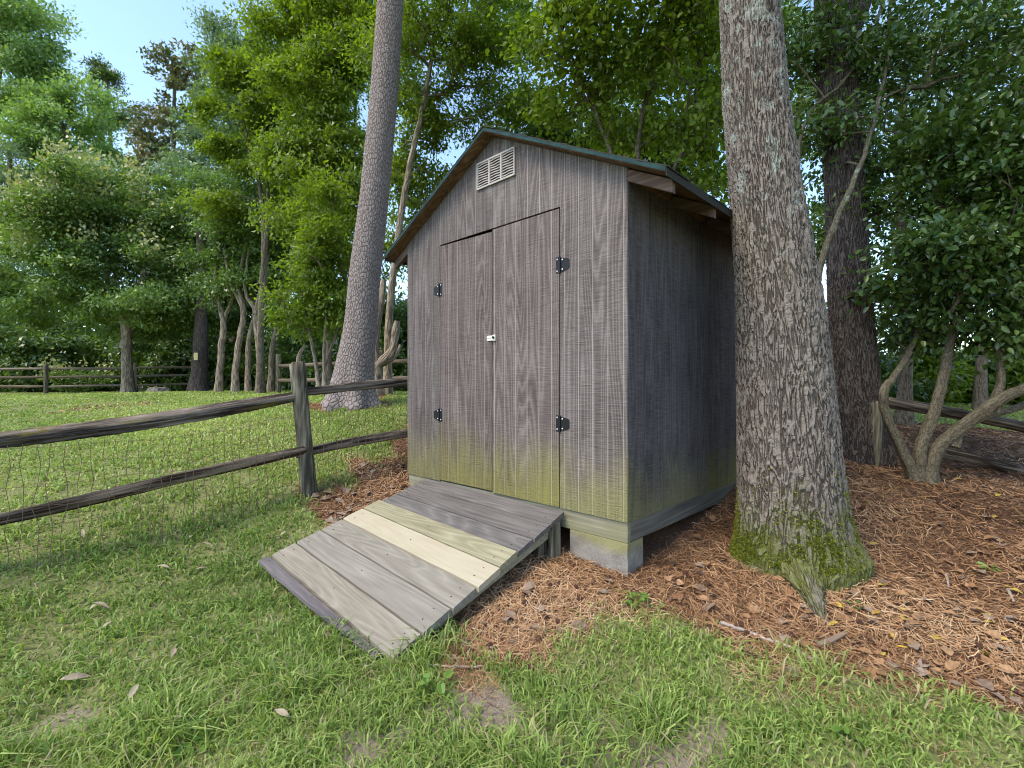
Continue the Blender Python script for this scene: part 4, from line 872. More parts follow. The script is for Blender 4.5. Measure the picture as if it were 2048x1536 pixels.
# darker trees behind the right-hand fence
for k, (dd, px, lab, cr) in enumerate([
        (8.0, 1810, 'dark leafy tree behind the rail fence and the evergreen shrub', [((1760, 180), (.9, .8, .9), 26), ((1880, 260), (1.0, .8, .8), 26), ((1820, 420), (1.0, .8, .7), 24), ((1980, 420), (1.0, .8, .9), 26), ((1900, 560), (.9, .7, .6), 18), ((2040, 180), (.9, .8, .9), 22), ((1760, 560), (.5, .6, .7), 12)]),
        (9.5, 1600, 'leafy tree in the gap between the mossy trunk and the dark trunk', [((1600, 260), (.6, .8, .9), 20), ((1620, 450), (.5, .8, .9), 20), ((1640, 640), (.5, .6, .5), 10), ((1560, 60), (1.0, .8, .9), 20), ((1680, 120), (.7, .8, .9), 16)]),
        (10.5, 1960, 'tall tree with dark leaves standing well behind the right-hand fence', [((1880, 60), (1.5, 1, 1.2), 34), ((2030, 300), (1.3, 1, 1.2), 32), ((1760, 330), (1.0, 1, 1.0), 20), ((1930, 480), (1.4, 1, 1.0), 28), ((2070, 560), (1.0, 1, 1.0), 20), ((1800, 640), (.9, .8, .6), 14)])]):
    grow('woodland_tree', lab, 'tree', [([B(px, 0, dd), at(px + 4, 620, dd), at(px - 10, 350, dd), at(px + 8, 80, dd)], .11, .04), ([at(px, 600, dd), at(px + 60, 420, dd), at(px + 90, 200, dd)], .06, .025)],
         [(at(x, y, dd), rr, m) for (x, y), rr, m in cr], M['leaf_drk'] if k != 1 else M['leaf_mid'], [9500, 7500, 9500][k], .09, M['bark_limb'], 80 + k, spread=.26, group=None)
for k, (x, y) in enumerate([(6.9, 2.9), (7.6, .2)]):      # unseen trees added to shade the shed side, as the wood goes on
    b = np.array([x, y, gz(x, y)])
    grow('woodland_tree', ['broad leafy tree at the side of the straw bed past the shrub', 'broad leafy tree at the side of the straw bed nearest the lawn'][k], 'tree', [([b, b + [.1, 0, 1.5], b + [0, .1, 3.2], b + [-.2, 0, 5.0]], .14, .05)],
         [(b + [-.4, 0, 3.6], (1.7, 1.8, 1.5), 40), (b + [0, 0, 5.4], (1.9, 1.9, 1.5), 36), (b + [.2, 0, 1.9], (1.4, 1.6, .9), 26)], M['leaf_drk'], 7000, .13, M['bark_limb'], 90 + k, spread=.4)
# understorey bushes beyond the fences
us = [(-60, 24, 2.6, 'drk'), (60, 23, 2.2, 'drk'), (150, 25, 2.4, 'mid'), (330, 23.5, 2.4, 'drk'), (400, 25, 3.0, 'drk'), (470, 21, 2.0, 'drk'), (560, 20, 2.2, 'mid'), (620, 17, 1.8, 'drk'), (700, 15, 1.6, 'drk'), (790, 13.5, 1.6, 'drk'), (850, 14, 1.8, 'mid'),
      (1640, 11, 1.0, 'mid'), (1720, 11.5, 1.1, 'drk'), (1830, 12, 1.2, 'yel'), (1930, 12.5, 1.2, 'mid'), (2030, 12, 1.3, 'yel')]  # yellow-green bushes: the brightness of the lit gaps is put into leaf colour
ul = ['shaded bush behind the far fence beside the picture-left tall trees', 'dark bush behind the far fence below the blue-green conifer', 'mid green bush behind the far fence left of the blossoming trunk', 'dark bush behind the far fence right of the blossoming trunk', 'tall dark bush behind the yellow tagged trunk', 'low dark bush behind the leftmost twisted stem',
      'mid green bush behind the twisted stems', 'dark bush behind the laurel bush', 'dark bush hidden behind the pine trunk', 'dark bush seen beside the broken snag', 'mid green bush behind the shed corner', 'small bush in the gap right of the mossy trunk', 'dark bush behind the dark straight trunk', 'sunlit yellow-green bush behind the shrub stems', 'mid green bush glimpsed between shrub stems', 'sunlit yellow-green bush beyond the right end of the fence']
ul[0] = 'shaded bush behind the far fence below the tall pale tree'
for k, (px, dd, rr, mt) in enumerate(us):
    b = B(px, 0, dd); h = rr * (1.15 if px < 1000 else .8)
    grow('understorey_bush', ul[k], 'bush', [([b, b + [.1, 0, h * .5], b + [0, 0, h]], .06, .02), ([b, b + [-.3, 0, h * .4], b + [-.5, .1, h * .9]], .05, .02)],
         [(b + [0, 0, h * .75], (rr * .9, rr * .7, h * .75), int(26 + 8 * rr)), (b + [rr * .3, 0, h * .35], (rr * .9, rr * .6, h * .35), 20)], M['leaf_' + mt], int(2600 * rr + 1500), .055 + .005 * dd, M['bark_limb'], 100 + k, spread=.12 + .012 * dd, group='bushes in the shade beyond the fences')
b = B(165, 0, 21.6)
grow('flowering_bush', 'low bush dotted with white flowers behind the far fence', 'bush', [([b, b + [.1, 0, .4], b + [0, 0, .8]], .04, .02)], [(b + [0, -.2, .55], (1.5, .5, .45), 40)], M['leaf_mid'], 2500, .10, M['bark_limb'], 130, spread=.2, blossom=9)
# far wood that reads as one mass
r = np.random.default_rng(9); n = 52000
az = r.uniform(R(-58), R(62), n); dist = r.uniform(34, 46, n); X = dist * np.sin(az); Y = dist * np.cos(az)
topz = 6.5 * np.clip(1 - (az - R(14)) / R(14), .30, 1) + (2.2 * np.sin(az * 9) + 1.4 * np.sin(az * 23 + 1) + .9 * np.sin(az * 51)) * np.where(az > R(20), .3, 1); Z = .9 + topz * r.random(n) ** .9
P = np.stack([X, Y, Z], -1) + r.normal(0, .2, (n, 3))
V, Fs, vv = leaf_geo(P, r.normal(0, 1, P.shape), r.normal(0, .6, P.shape) + [0, -.4, .6], r.uniform(.30, .62, n), np.clip(.45 + .3 * np.sin(az * 31) * np.sin(Z * 1.3) + r.normal(0, .15, n), 0, 1), tris=True, wide=.7)
dw = mesh_np('distant_woods', V, Fs, M['leaf_mid'], var=vv); tag(dw, 'distant green wood closing the view behind the garden trees', 'woods', kind='stuff')

# ------------------------------------------------------------------ fences
def rough_bar(name, a, b, w, h, mat, parent, seed, rag=.12, nseg=26, taper=0.0, sag=0.0, sides=12):
    """split timber between two points, grain along local x; returns an object aligned to the bar"""
    r = np.random.default_rng(seed); a, b = np.asarray(a, float), np.asarray(b, float); L = np.linalg.norm(b - a)
    th = np.linspace(0, 2 * np.pi, sides, endpoint=False); f = np.linspace(0, 1, nseg)
    sq = (np.abs(np.cos(th)) ** 3.2 + np.abs(np.sin(th)) ** 3.2) ** (-1 / 3.2)
    rid = 1 + rag * r.normal(0, 1, sides)[None] + rag * .5 * np.sin(f[:, None] * r.uniform(3, 14, sides) + r.uniform(0, 6, sides)) + rag * .25 * r.normal(0, 1, (nseg, sides))
    tp = 1 - taper * np.abs(f - .5) ** 4 * 16
    Yv = .5 * w * np.cos(th)[None] * sq * rid * tp[:, None]; Zv = .5 * h * np.sin(th)[None] * sq * rid * tp[:, None]
    Zv += (sag * 4 * f * (f - 1) + .10 * h * np.sin(f * 5 + seed))[:, None]; Yv += (.10 * w * np.sin(f * 4.3 + seed * 2))[:, None]
    V = np.stack([np.broadcast_to((f * L)[:, None], Yv.shape), Yv, Zv], -1).reshape(-1, 3)
    i = np.arange(nseg * sides).reshape(nseg, sides); j = np.roll(i, -1, 1)
    Q = np.stack([i[:-1], i[1:], j[1:], j[:-1]], -1).reshape(-1, 4)
    o = mesh_np(name, V, [Q, i[0][None], i[-1][::-1][None]], mat, parent)
    d = Vector(b - a); base = Vector(parent.location) if parent is not None else Vector()
    o.rotation_mode = 'QUATERNION'; o.rotation_quaternion = d.to_track_quat('X', 'Z'); o.location = Vector(a) - base; return o
def rough_post(name, p, h, w, mat, parent, seed, lean=(0, 0), sides=14, buried=.15):
    r = np.random.default_rng(seed); f = np.linspace(0, 1, 16); th = np.linspace(0, 2 * np.pi, sides, endpoint=False)
    sq = (np.abs(np.cos(th)) ** 4 + np.abs(np.sin(th)) ** 4) ** -.25
    rad = .5 * w * sq[None] * (1 + .07 * r.normal(0, 1, sides)[None] + .03 * r.normal(0, 1, (16, sides)))
    zc = -buried + f * (h + buried)
    V = np.stack([rad * np.cos(th + .5) + (zc * lean[0])[:, None], rad * np.sin(th + .5) + (zc * lean[1])[:, None], zc[:, None] + 0 * rad], -1)
    V[-1, :, 2] += .022 * np.cos(th + 1) + .008 * r.normal(0, 1, sides)
    i = np.arange(16 * sides).reshape(16, sides); j = np.roll(i, -1, 1); Q = np.stack([i[:-1], j[:-1], j[1:], i[1:]], -1).reshape(-1, 4)
    o = mesh_np(name, V.reshape(-1, 3), [Q, i[0][::-1][None], i[-1][None]], mat, parent)
    o.location = Vector(p) - (Vector(parent.location) if parent is not None else Vector()); return o
def moss_rail_mat():
    m = M['rail'].copy(); m.name = 'mossy_split_rail'; nt = m.node_tree
    p = [n for n in nt.nodes if n.type == 'BSDF_PRINCIPLED'][0]; src = p.inputs['Base Color'].links[0].from_socket
    tc = nd(nt, 'TexCoord'); v = nd(nt, 'Mapping', Vector=tc.outputs['Object'], Scale=(3, 12, 12)).outputs[0]
    n_ = noise(nt, v, 1.0, 5, 0.7); nt.links.new(mix(nt, ma(nt, 'MULTIPLY', smooth(nt, n_, .56, .66), .75), src, (0.13, 0.105, 0.02)), p.inputs['Base Color']); return m
dP = 4.6; pb = at(619, 980, dP); pb[2] = gz(pb[0], pb[1])
fence = empty('split_rail_fence', 'weathered split rail fence with wire mesh running from the lawn to the shed', 'fence', tuple(pb))
rough_post('post', pb, CAMZ + (768 - 727) / F * dP - pb[2], .135, M['post'], fence, 1, lean=(-.095, .0))
e0t, e0b = at(-160, 898, 3.02), at(-160, 1072, 3.02)
rough_bar('rail', e0t, at(592, 795, dP - .02), .09, .085, moss_rail_mat(), fence, 3, .17, 70, .25, .03, sides=40)
rough_bar('rail', e0b, at(612, 900, dP - .03), .085, .08, M['rail'], fence, 4, .11, 50, .15, sides=34)
rough_bar('rail', at(596, 784, dP + .06), at(850, 762, 5.35), .085, .075, M['rail'], fence, 5, .14, 40, .25, sides=34)
rough_bar('rail', at(592, 908, dP + .05), at(850, 858, 5.3), .085, .09, M['rail'], fence, 6, .07, 20, .1)
lp = at(-200, 1180, 2.9); lp[2] = gz(lp[0], lp[1]); rough_post('post', lp, 1.1, .13, M['post'], fence, 7)
rp_ = at(860, 900, 5.36); rp_[2] = gz(rp_[0], rp_[1]); rough_post('post', rp_, 1.0, .12, M['post'], fence, 8)
def wires(a, b, n, nh, seed, top_h):
    """welded wire with kinks; a,b ground ends of the line"""
    r = np.random.default_rng(seed); bag = Bag(); a = np.asarray(a); b = np.asarray(b)
    L = np.hypot(*(b - a)[:2])
    def pt(f, z, w=0.0): 
        q = a[:2] + (b - a)[:2] * f; zg = gz(q[0], q[1]); return np.array([q[0] + w, q[1] + w * .4, zg + z])
    for i in range(n):
        f = (i + .5) / n + r.normal(0, .002); ks = r.normal(0, .010, 7); ks[0] = ks[-1] = 0
        C = np.array([pt(f + ks[k] * .25, .0 + top_h(f) * k / 6, ks[k]) for k in range(7)]); bag.add(*tube(C - pb, np.full(7, .0025), 4))
    for k in range(nh):
        C = np.array([pt(f, .03 + (top_h(f) - .05) * k / (nh - 1) + .006 * math.sin(f * 23 + k), .004 * math.sin(f * 31 + k * 2)) for f in np.linspace(0, 1, 30)]); bag.add(*tube(C - pb, np.full(30, .0014), 4))
    o = bag.build('wire_mesh', M['wire'], fence); o['kind'] = 'stuff'; return o
off = np.array([.05, -.06, 0])
def topl(f): 
    return .80 - .02 * f
wires(lp + off, pb + off * [-1, 1, 1] * [.4, 1.6, 1], 34, 7, 1, lambda f: .86 - .08 * f)
wires(pb + [.07, .0, 0], rp_ + [0, -.1, 0], 16, 9, 2, lambda f: .78 - .1 * f)

# far lawn fence
def far_fence(label, posts, rails, d0, d1, seed, ph, w=.12, name='rail_fence'):
    ps = []
    for px, dd in posts: ps.append(B(px, 0, dd))
    f = empty(name, label, 'fence', tuple(ps[0]))
    for k, p in enumerate(ps): rough_post('post', p, ph, w, M['rail_far'] if False else M['post'], f, seed + k)
    for k in range(len(ps) - 1):
        for q, hz in enumerate(rails): rough_bar('rail', ps[k] + [0, -.03 * (-1) ** k, hz], ps[k + 1] + [0, .03, hz + .01 * (-1) ** k], .09, .10, M['rail_far'], f, seed + 20 + 5 * k + q, .07, 10, .15, sides=8)
    return f
far_fence('three rail fence along the far left end of the lawn', [(-90, 20), (92, 20.0), (272, 20.4), (400, 21), (520, 21.5)], (.30, .68, 1.02), 20, 21, 200, 1.2, .14)
far_fence('short rail fence behind the laurel bush and the pine trunk', [(557, 13.2), (680, 12.4), (760, 11.8), (880, 11)], (.35, .75), 13, 11, 240, 1.05, .12)
# fence behind the right-hand trees
q1 = at(1560, 905, 6.6); q2 = gp(1752, 930); q3 = at(2140, 980, 5.6)
for q in (q1, q3): q[2] = gz(q[0], q[1])
rf = empty('split_rail_fence', 'shaded split rail fence behind the evergreen shrub and the dark trunk', 'fence', tuple(q2))
dq = q2[1]
rough_post('post', q2, .72, .13, M['post'], rf, 301); rough_post('post', q1, .8, .12, M['post'], rf, 302); rough_post('post', q3, .9, .12, M['post'], rf, 303)
rough_bar('rail', at(1560, 775, 6.6), at(1772, 800, dq + .02), .11, .12, M['rail'], rf, 311, .06, 16)
rough_bar('rail', at(1560, 850, 6.6), at(1752, 872, dq + .02), .10, .11, M['rail'], rf, 312, .06, 16)
rough_bar('rail', at(1762, 800, dq - .03), at(2140, 872, 5.6), .11, .12, M['rail'], rf, 313, .06, 20)
rough_bar('rail', at(1850, 898, dq - .1), at(2140, 965, 5.6), .11, .12, M['rail'], rf, 314, .06, 20)

# ------------------------------------------------------------------ ground cover
def polar(n, d0, d1, a0=-52, a1=52, seed=0, pw=1.0):
    r = np.random.default_rng(seed); az = R(a0) + (R(a1) - R(a0)) * r.random(n); u = r.random(n)
    d = d0 * (d1 / d0) ** (u ** pw); x = d * np.tan(az); return x, d
def in_shed(x, y, pad=0.0):
    lx = (np.stack([x, y], -1) - SHO) @ SHX; ly = (np.stack([x, y], -1) - SHO) @ SHY
    return (lx > -pad) & (lx < Wd + pad) & (ly > -pad) & (ly < Dp + pad), (lx > RX0 - pad) & (lx < RX1 + pad) & (ly < 0) & (ly > -1.43 - pad)
def grass():
    r = np.random.default_rng(77); x, y = polar(480000, 1.2, 26, -57, 57, 7, .84)
    s = straw(x, y); clump = .5 + .5 * np.sin(6.3 * x + 2.1 * np.sin(5.2 * y)) * np.sin(7.1 * y + 1.7 * np.sin(4.4 * x))
    keep = r.random(len(x)) > np.clip(s * 1.25 + 1.1 * bare(x, y), 0, 1)
    keep &= (r.random(len(x)) < .26 + .74 * np.clip(clump * 1.1 - .1 + r.normal(0, .25, len(x)), 0, 1)) | (y > 5)
    a, b = in_shed(x, y, -.01); keep &= ~a & ~b; keep &= (np.hypot(x - 1.97, y - 3.42) > .33)
    x, y, clump, s = x[keep], y[keep], clump[keep], s[keep]; n = len(x); d = np.hypot(x, y); z = g(x, y)
    # taller tufts here and there
    tall = (np.sin(2.9 * x + 4 * np.sin(1.7 * y) + 1) + np.sin(3.7 * y + 2 * np.sin(2.3 * x))) > 1.05
    near = np.clip(1.2 - (d - 2) / 3, .0, 1)
    h = r.uniform(.025, .07, n) * (.75 + .5 * clump); h *= np.where(tall, 1 + .9 * near, 1.0); h *= np.where(s > .2, 1.15, 1)
    h *= np.clip(1.15 - d / 40, .6, 1.2); wd = .0029 * r.uniform(.7, 1.5, n) * np.maximum(1, (d / 2.3)) ** .72
    ang = r.uniform(0, 2 * np.pi, n) + .0; sp = np.abs(r.normal(.65, .45, n)) + np.where(r.random(n) < .30, .9, 0)
    t = np.stack([np.cos(ang), np.sin(ang), 0 * ang], -1); bdir = np.stack([-np.sin(ang), np.cos(ang), 0 * ang], -1)
    yaw = r.uniform(-1.3, 1.3, n)[:, None]; bw = norm(bdir * np.cos(yaw) + t * np.sin(yaw))
    base = np.stack([x, y, z - .006], -1); up = np.array([[0, 0, 1.0]])
    mid = base + (up * .62 + t * (sp * .35)[:, None]) * h[:, None]; tip = base + (up * np.clip(1 - .35 * sp, .1, 1)[:, None] + t * (sp * 1.0)[:, None]) * h[:, None]
    V = np.stack([base - bw * wd[:, None] * .8, base + bw * wd[:, None] * .8, mid + bw * wd[:, None], mid - bw * wd[:, None], tip], 1).reshape(-1, 3)
    k = np.arange(n)[:, None] * 5; Fs = [k + np.array([[0, 1, 2, 3]]), k + np.array([[3, 2, 4]])]
    patch = .12 * np.sin(.9 * x + 1.1 * np.sin(.8 * y)) + .10 * np.sin(2.2 * y + 1.6 * x) + .20 * np.clip((y - 3.2) / 3, 0, 1)
    var = np.clip(.52 + patch + r.normal(0, .20, n), .125, 1); dry = r.random(n) < (.09 + .25 * s + .12 * (clump < .35)) * np.clip(1.6 - y / 5, .3, 1); var = np.where(dry, r.uniform(0, .10, n), var)
    o = mesh_np('lawn_grass', V, Fs, M['grass'], var=np.repeat(var, 5)); tag(o, 'short uneven green lawn grass covering the slope', 'grass', kind='stuff')
grass()
def needles():
    r = np.random.default_rng(78); x, y = polar(165000, 1.4, 11, -57, 57, 8, .95)
    s = straw(x, y); keep = r.random(len(x)) < np.clip((s - .12) * 1.5, 0, 1); a, b = in_shed(x, y, .0); keep &= ~a; keep &= np.hypot(x - 1.97, y - 3.42) > .34
    x, y = x[keep], y[keep]; n = len(x); d = np.hypot(x, y); ang = r.uniform(0, 2 * np.pi, n); L = r.uniform(.05, .15, n); wd = .0011 * np.maximum(1, d / 2.4)
    t = np.stack([np.cos(ang), np.sin(ang)], -1); bend = r.normal(0, .18, n); P = []
    lift = np.abs(r.normal(0, .010, n)) + .003; tilt = r.normal(0, .012, n)
    for f in (-.5, 0, .5):
        q = np.stack([x, y], -1) + t * (L * f)[:, None] + np.stack([-t[:, 1], t[:, 0]], -1) * (L * bend * (f * f * 4))[:, None] * .5
        P.append(np.concatenate([q, (g(q[:, 0], q[:, 1]) + lift + tilt * f * 2)[:, None]], 1))
    bw = np.stack([-t[:, 1], t[:, 0], r.normal(0, .5, n)], -1) * wd[:, None]
    V = np.stack([P[0] - bw, P[0] + bw, P[1] - bw, P[1] + bw, P[2] - bw, P[2] + bw], 1).reshape(-1, 3); k = np.arange(n)[:, None] * 6
    Fs = [np.vstack([k + np.array([[0, 1, 3, 2]]), k + np.array([[2, 3, 5, 4]])])]
    var = np.clip(.45 + .18 * np.sin(3 * x + 2 * np.sin(2.5 * y)) + .12 * np.clip((1.3 - (y - 2.2)), -1, 1) + r.normal(0, .22, n), 0, 1)
    o = mesh_np('pine_straw', V, Fs, M['needle'], var=np.repeat(var, 6)); tag(o, 'bed of rust brown fallen pine needles around the shed and tree', 'pine straw', kind='stuff')
needles()

# fallen leaves: curled little blades, several meshes shared between copies
def fallen_mesh(name, kind, seed, mat):
    r = random.Random(seed); n = 7; V = []; Fc = []
    for i in range(n + 1):
        f = i / n; w = {'oval': .32 * math.sin(math.pi * min(max(f, .03), .99)) ** .8, 'slim': .15 * math.sin(math.pi * min(max(f, .03), .99)), 'lobed': .40 * math.sin(math.pi * min(max(f, .03), .985)) ** .6 * (.55 + .45 * abs(math.cos(f * 3 * math.pi)))}[kind]
        z0 = .10 * math.sin(f * 3 + r.random()) ; c = .30 * r.uniform(.4, 1)
        V += [(f - .5, -w, z0 + c * w), (f - .5, 0, z0), (f - .5, w, z0 + c * w * r.uniform(.5, 1.4))]
    for i in range(n): Fc += [(3 * i, 3 * i + 3, 3 * i + 4, 3 * i + 1), (3 * i + 1, 3 * i + 4, 3 * i + 5, 3 * i + 2)]
    me = bpy.data.meshes.new(name); me.from_pydata(V, [], Fc); me.materials.append(mat); return me
def scatter_leaf(meshes, n, size, label, group, region, seed, zoff=.016):
    r = random.Random(seed); k = 0; tries = 0
    while k < n and tries < 6000:
        tries += 1
        px, py = r.uniform(region[0], region[2]), r.uniform(region[1], region[3]); p = gp(px, py)
        s = float(straw(p[:1], p[1:2])[0]); a, b = in_shed(p[:1], p[1:2], .06)
        if a[0] or b[0] or np.hypot(p[0] - 1.97, p[1] - 3.42) < .42 or p[1] > 8: continue
        if region[4] == 'bed' and s < .6 or region[4] == 'lawn' and s > .3: continue
        o = bpy.data.objects.new('fallen_leaf', r.choice(meshes)); sz = r.uniform(*size)
        o.location = (p[0], p[1], p[2] + zoff); o.scale = (sz, sz, sz); o.rotation_euler = (r.gauss(0, .25), r.gauss(0, .25), r.uniform(0, 6.28)); link(o); tag(o, label, 'leaf', group); k += 1
tan = [fallen_mesh('fallen_leaf', 'oval', 1, M['fallen_tan']), fallen_mesh('fallen_leaf', 'oval', 2, M['fallen_tan']), fallen_mesh('fallen_leaf', 'lobed', 3, M['fallen_tan'])]
gry = [fallen_mesh('fallen_leaf', 'lobed', 4, M['fallen_grey']), fallen_mesh('fallen_leaf', 'oval', 5, M['fallen_grey'])]
yel = [fallen_mesh('fallen_leaf', 'oval', 6, M['fallen_yel']), fallen_mesh('fallen_leaf', 'slim', 7, M['fallen_yel'])]
M['fallen_pale'] = leaf_obj_mat('pale_dry_leaf', st((0.42, 0.36, 0.26), (0.34, 0.26, 0.17)), .1, .6, .3)
pal = [fallen_mesh('fallen_leaf', 'slim', 8, M['fallen_pale'])]
scatter_leaf(tan, 190, (.045, .085), 'curled tan dead leaf lying on the pine straw', 'tan leaves on the pine straw', (1280, 900, 2048, 1380, 'bed'), 1)
scatter_leaf(gry, 90, (.05, .095), 'greyish brown dead leaf lying on the pine straw', 'grey leaves on the pine straw', (900, 930, 2048, 1430, 'bed'), 2)
scatter_leaf(gry, 48, (.05, .10), 'greyish dead leaf in the straw strip beside the ramp and fence post', 'leaves beside the fence post', (600, 930, 815, 1060, 'bed'), 3)
scatter_leaf(yel, 34, (.04, .075), 'yellow fallen leaf bright against the pine straw', 'yellow leaves on the pine straw', (1650, 940, 2048, 1320, 'bed'), 4)
scatter_leaf(pal, 16, (.07, .12), 'pale dry strip of leaf lying on the lawn grass', 'dry leaves on the lawn', (60, 1080, 900, 1480, 'lawn'), 5, .045)
# spiky seed balls
def seed_mesh():
    bm = bmesh.new(); bmesh.ops.create_icosphere(bm, subdivisions=2, radius=.5)
    for f in list(bm.faces)[::2]:
        c = f.calc_center_median(); n = c.normalized(); v = bm.verts.new(c + n * .28)
        for e in f.edges: bm.faces.new([e.verts[0], e.verts[1], v])
    me = bpy.data.meshes.new('seed_ball'); bm.to_mesh(me); bm.free(); me.materials.append(M['seed']); return me
sm = seed_mesh(); r = random.Random(12); k = 0
spots = [(1300, 1168), (1262, 1163), (1100, 1176), (1160, 1205), (1050, 1215), (1115, 1250), (1480, 1255), (1350, 1180), (1090, 1245), (980, 1300), (1820, 1120), (1700, 1060), (1790, 1045), (1930, 1190), (1960, 1300), (1600, 1300), (1740, 1290), (1850, 1340), (1900, 1110), (1770, 1170)]
while len(spots) < 46: spots.append((r.uniform(1000, 2040), r.uniform(1000, 1420)))
for px, py in spots:
    p = gp(px, py); a, b = in_shed(p[:1], p[1:2], .05)
    if a[0] or b[0] or float(straw(p[:1], p[1:2])[0]) < .4 or np.hypot(p[0] - 1.97, p[1] - 3.42) < .45: continue
    o = bpy.data.objects.new('seed_ball', sm); s = r.uniform(.022, .032); o.scale = (s,) * 3; o.location = (p[0], p[1], p[2] + .018); o.rotation_euler = (r.uniform(0, 6), r.uniform(0, 6), 0); link(o)
    tag(o, 'small spiky dark brown seed ball on the pine straw', 'seed ball', 'seed balls on the pine straw')
# pine cones
def cone_mesh():
    bm = bmesh.new()
    for i in range(60):
        f = i / 60; a = i * 2.39996; rr = .42 * math.sin(math.pi * (.12 + .84 * f)) ** .8; z = f * 1.5 - .75
        d_ = Vector((math.cos(a), math.sin(a), 0)); t_ = Vector((-math.sin(a), math.cos(a), 0))
        q = [Vector((0, 0, z - .06)) + d_ * .05, d_ * rr * .7 + t_ * .11 + Vector((0, 0, z)), d_ * rr + Vector((0, 0, z + .08)), d_ * rr * .7 - t_ * .11 + Vector((0, 0, z))]
        vs = [bm.verts.new(v) for v in q]; bm.faces.new(vs)
        w = [bm.verts.new(v + Vector((0, 0, -.045))) for v in q]; bm.faces.new(w[::-1])
        for e in range(4): bm.faces.new([vs[e], w[e], w[(e + 1) % 4], vs[(e + 1) % 4]])
    me = bpy.data.meshes.new('pine_cone'); bm.to_mesh(me); bm.free(); me.materials.append(M['cone']); return me
cm = cone_mesh()
for (px, py, lab) in ((1397, 1152, 'open pine cone lying between the concrete block and the mossy trunk'), (520, 1420, 'small pine cone lying in the near lawn grass'), (1890, 975, 'pine cone on the leaf litter near the shrub stems'), (1345, 1135, 'grey pine cone lying closest to the concrete block'), (262, 1418, 'dark pine cone half hidden in the lawn grass')):
    p = gp(px, py); o = bpy.data.objects.new('pine_cone', cm); o.scale = (.04,) * 3; o.location = (p[0], p[1], p[2] + .022); o.rotation_euler = (1.4, .2, px * .7); link(o); tag(o, lab, 'pine cone')
# sticks
def stick(name, pts, r0, label, mat=None):
    P = np.array([gp(*q) + [0, 0, r0 * .9 + .008] for q in pts]); b = P[0].copy(); C = catmull(P - b, 8); rr = np.random.default_rng(len(pts)); C += rr.normal(0, .003, C.shape)
    V, Q, U = tube(C, np.linspace(r0, r0 * .6, len(C)), 8); o = mesh_np(name, V, Q, mat or M['stick'], smooth_=True, uv=U); o.location = b; tag(o, label, 'stick')
stick('fallen_stick', [(1440, 1256), (1490, 1270), (1540, 1288), (1590, 1308), (1638, 1334)], .011, 'long grey stick on the edge of the pine straw before the mossy trunk')
stick('fallen_stick', [(850, 1338), (910, 1342), (965, 1345)], .007, 'thin brown stick beside the foot of the ramp')
stick('fallen_stick', [(1895, 1155), (1897, 1185)], .008, 'short pale twig on the straw right of the mossy trunk')
stick('fallen_stick', [(2018, 1185), (2028, 1215)], .009, 'short grey twig near the green leaf sprig')
def bark_chip(pts, label):
    P = np.array([gp(*q) + [0, 0, .02] for q in pts]); bm = bmesh.new(); c = P.mean(0)
    t = [bm.verts.new(Vector(p - c)) for p in P]; u = [bm.verts.new(Vector(p - c) + Vector((0, 0, .008))) for p in P]
    bm.faces.new(u); bm.faces.new(t[::-1])
    for i in range(len(t)): bm.faces.new([t[i], t[(i + 1) % len(t)], u[(i + 1) % len(t)], u[i]])
    o = bm_obj('bark_chip', bm, M['fallen_grey']); o.location = c; tag(o, label, 'bark chip')
bark_chip([(1632, 1296), (1660, 1286), (1690, 1272), (1694, 1282), (1665, 1298), (1640, 1302)], 'pale flake of bark beside the root of the mossy trunk')
bark_chip([(795, 1310), (812, 1290), (820, 1296), (805, 1330), (790, 1345)], 'grey bark flake at the lower corner of the ramp')
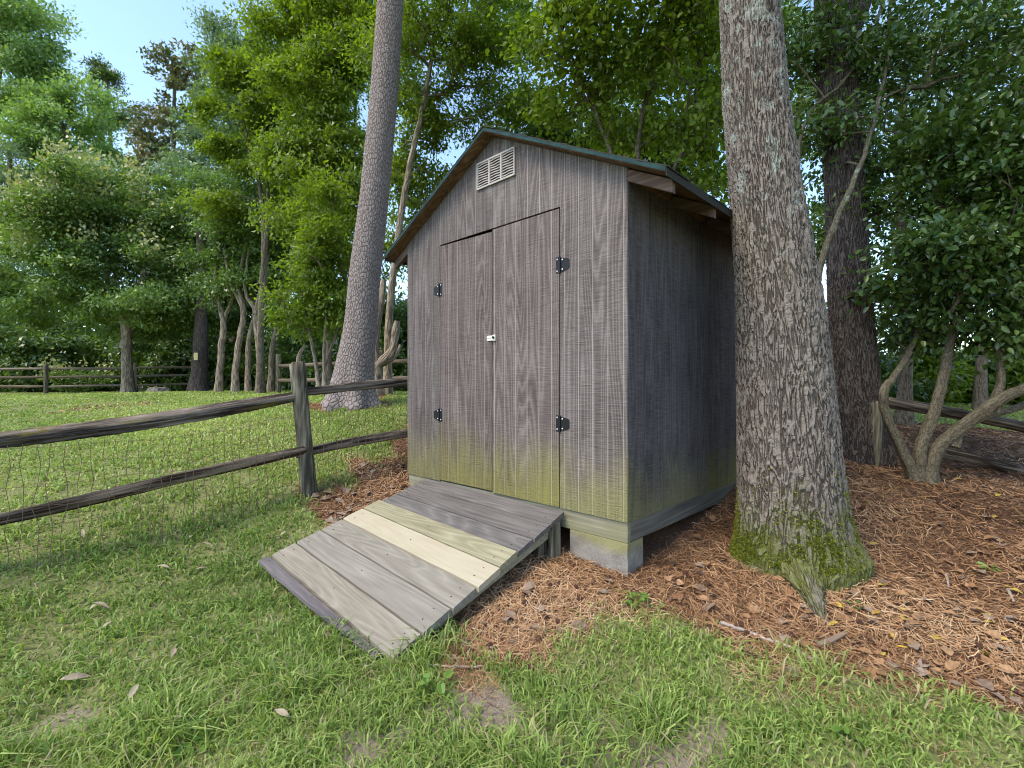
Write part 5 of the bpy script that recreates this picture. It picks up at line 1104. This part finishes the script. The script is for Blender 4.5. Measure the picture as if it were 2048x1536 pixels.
# weeds
def weed(px, py, n, size, label, seed, h=.06, wide=.8):
    r = np.random.default_rng(seed); b = gp(px, py); root = empty('weed_plant', label, 'weed', tuple(b))
    for k in range(n):
        a = r.uniform(0, 6.28); rad = r.uniform(.01, .07) * (size / .05); z = r.uniform(.3, 1) * h
        q = np.array([math.cos(a) * rad, math.sin(a) * rad, z]); bag = Bag(); bag.add(*tube(np.array([[0, 0, -.01], q * .5 + [0, 0, h * .2], q]), [.0016, .0014, .001], 4)); bag.build('stem', M['leafobj_yel'], root)
        s = size * r.uniform(.7, 1.2); m = []; nseg = 8
        V = [(0, 0, 0)]
        for i in range(nseg + 1):
            t = -2.5 + 5.0 * i / nseg; rr = s * (.55 + .12 * (i % 2)); V.append((rr * math.cos(t) * 1.0 + s * .35, rr * math.sin(t) * wide, .12 * s * abs(math.sin(t))))
        me = bpy.data.meshes.new('leaf'); me.from_pydata(V, [], [(0, i, i + 1) for i in range(1, nseg + 1)]); me.materials.append(M['fallen_grn'])
        o = bpy.data.objects.new('leaf', me); o.location = q; o.rotation_euler = (r.normal(0, .3), r.normal(0, .3), a); link(o, root)
weed(1273, 1215, 11, .036, 'small round-leaved green weed growing alone in the pine straw', 1, .07)
weed(2000, 1150, 6, .055, 'bright green leaf sprig on the straw behind the short grey twig', 2, .03, .5)
weed(1712, 1218, 5, .035, 'tiny fern-like green sprig just right of the mossy trunk foot', 3, .03, .4)
weed(880, 1392, 6, .05, 'broad-leaved weed in the grass below the ramp corner', 4, .07, .6)
weed(420, 1480, 6, .06, 'pale broad-leaved weed low in the near lawn', 5, .04, .6)
weed(1690, 1478, 6, .045, 'yellow-green weed sprouting at the near edge of the grass', 6, .06, .5)
# stump on the far lawn
def stump():
    b = gp(318, 784); n = 18; bm = bmesh.new(); rr = random.Random(4); ring = []
    for z, rad in ((-.1, .36), (.03, .31), (.12, .25), (.15, .23)):
        ring.append([bm.verts.new((rad * (1 + .16 * math.sin(4 * a + z * 3) + rr.uniform(-.05, .05)) * math.cos(a), rad * (1 + .16 * math.sin(4 * a) + rr.uniform(-.05, .05)) * math.sin(a), z + rr.uniform(-.02, .03))) for a in [2 * math.pi * i / n for i in range(n)]])
    for k in range(3):
        for i in range(n): bm.faces.new([ring[k][i], ring[k][(i + 1) % n], ring[k + 1][(i + 1) % n], ring[k + 1][i]])
    bm.faces.new(ring[-1]); o = bm_obj('tree_stump', bm, M['cutwood']); o.location = b; tag(o, 'low grey cut tree stump in the far lawn', 'stump')
stump()
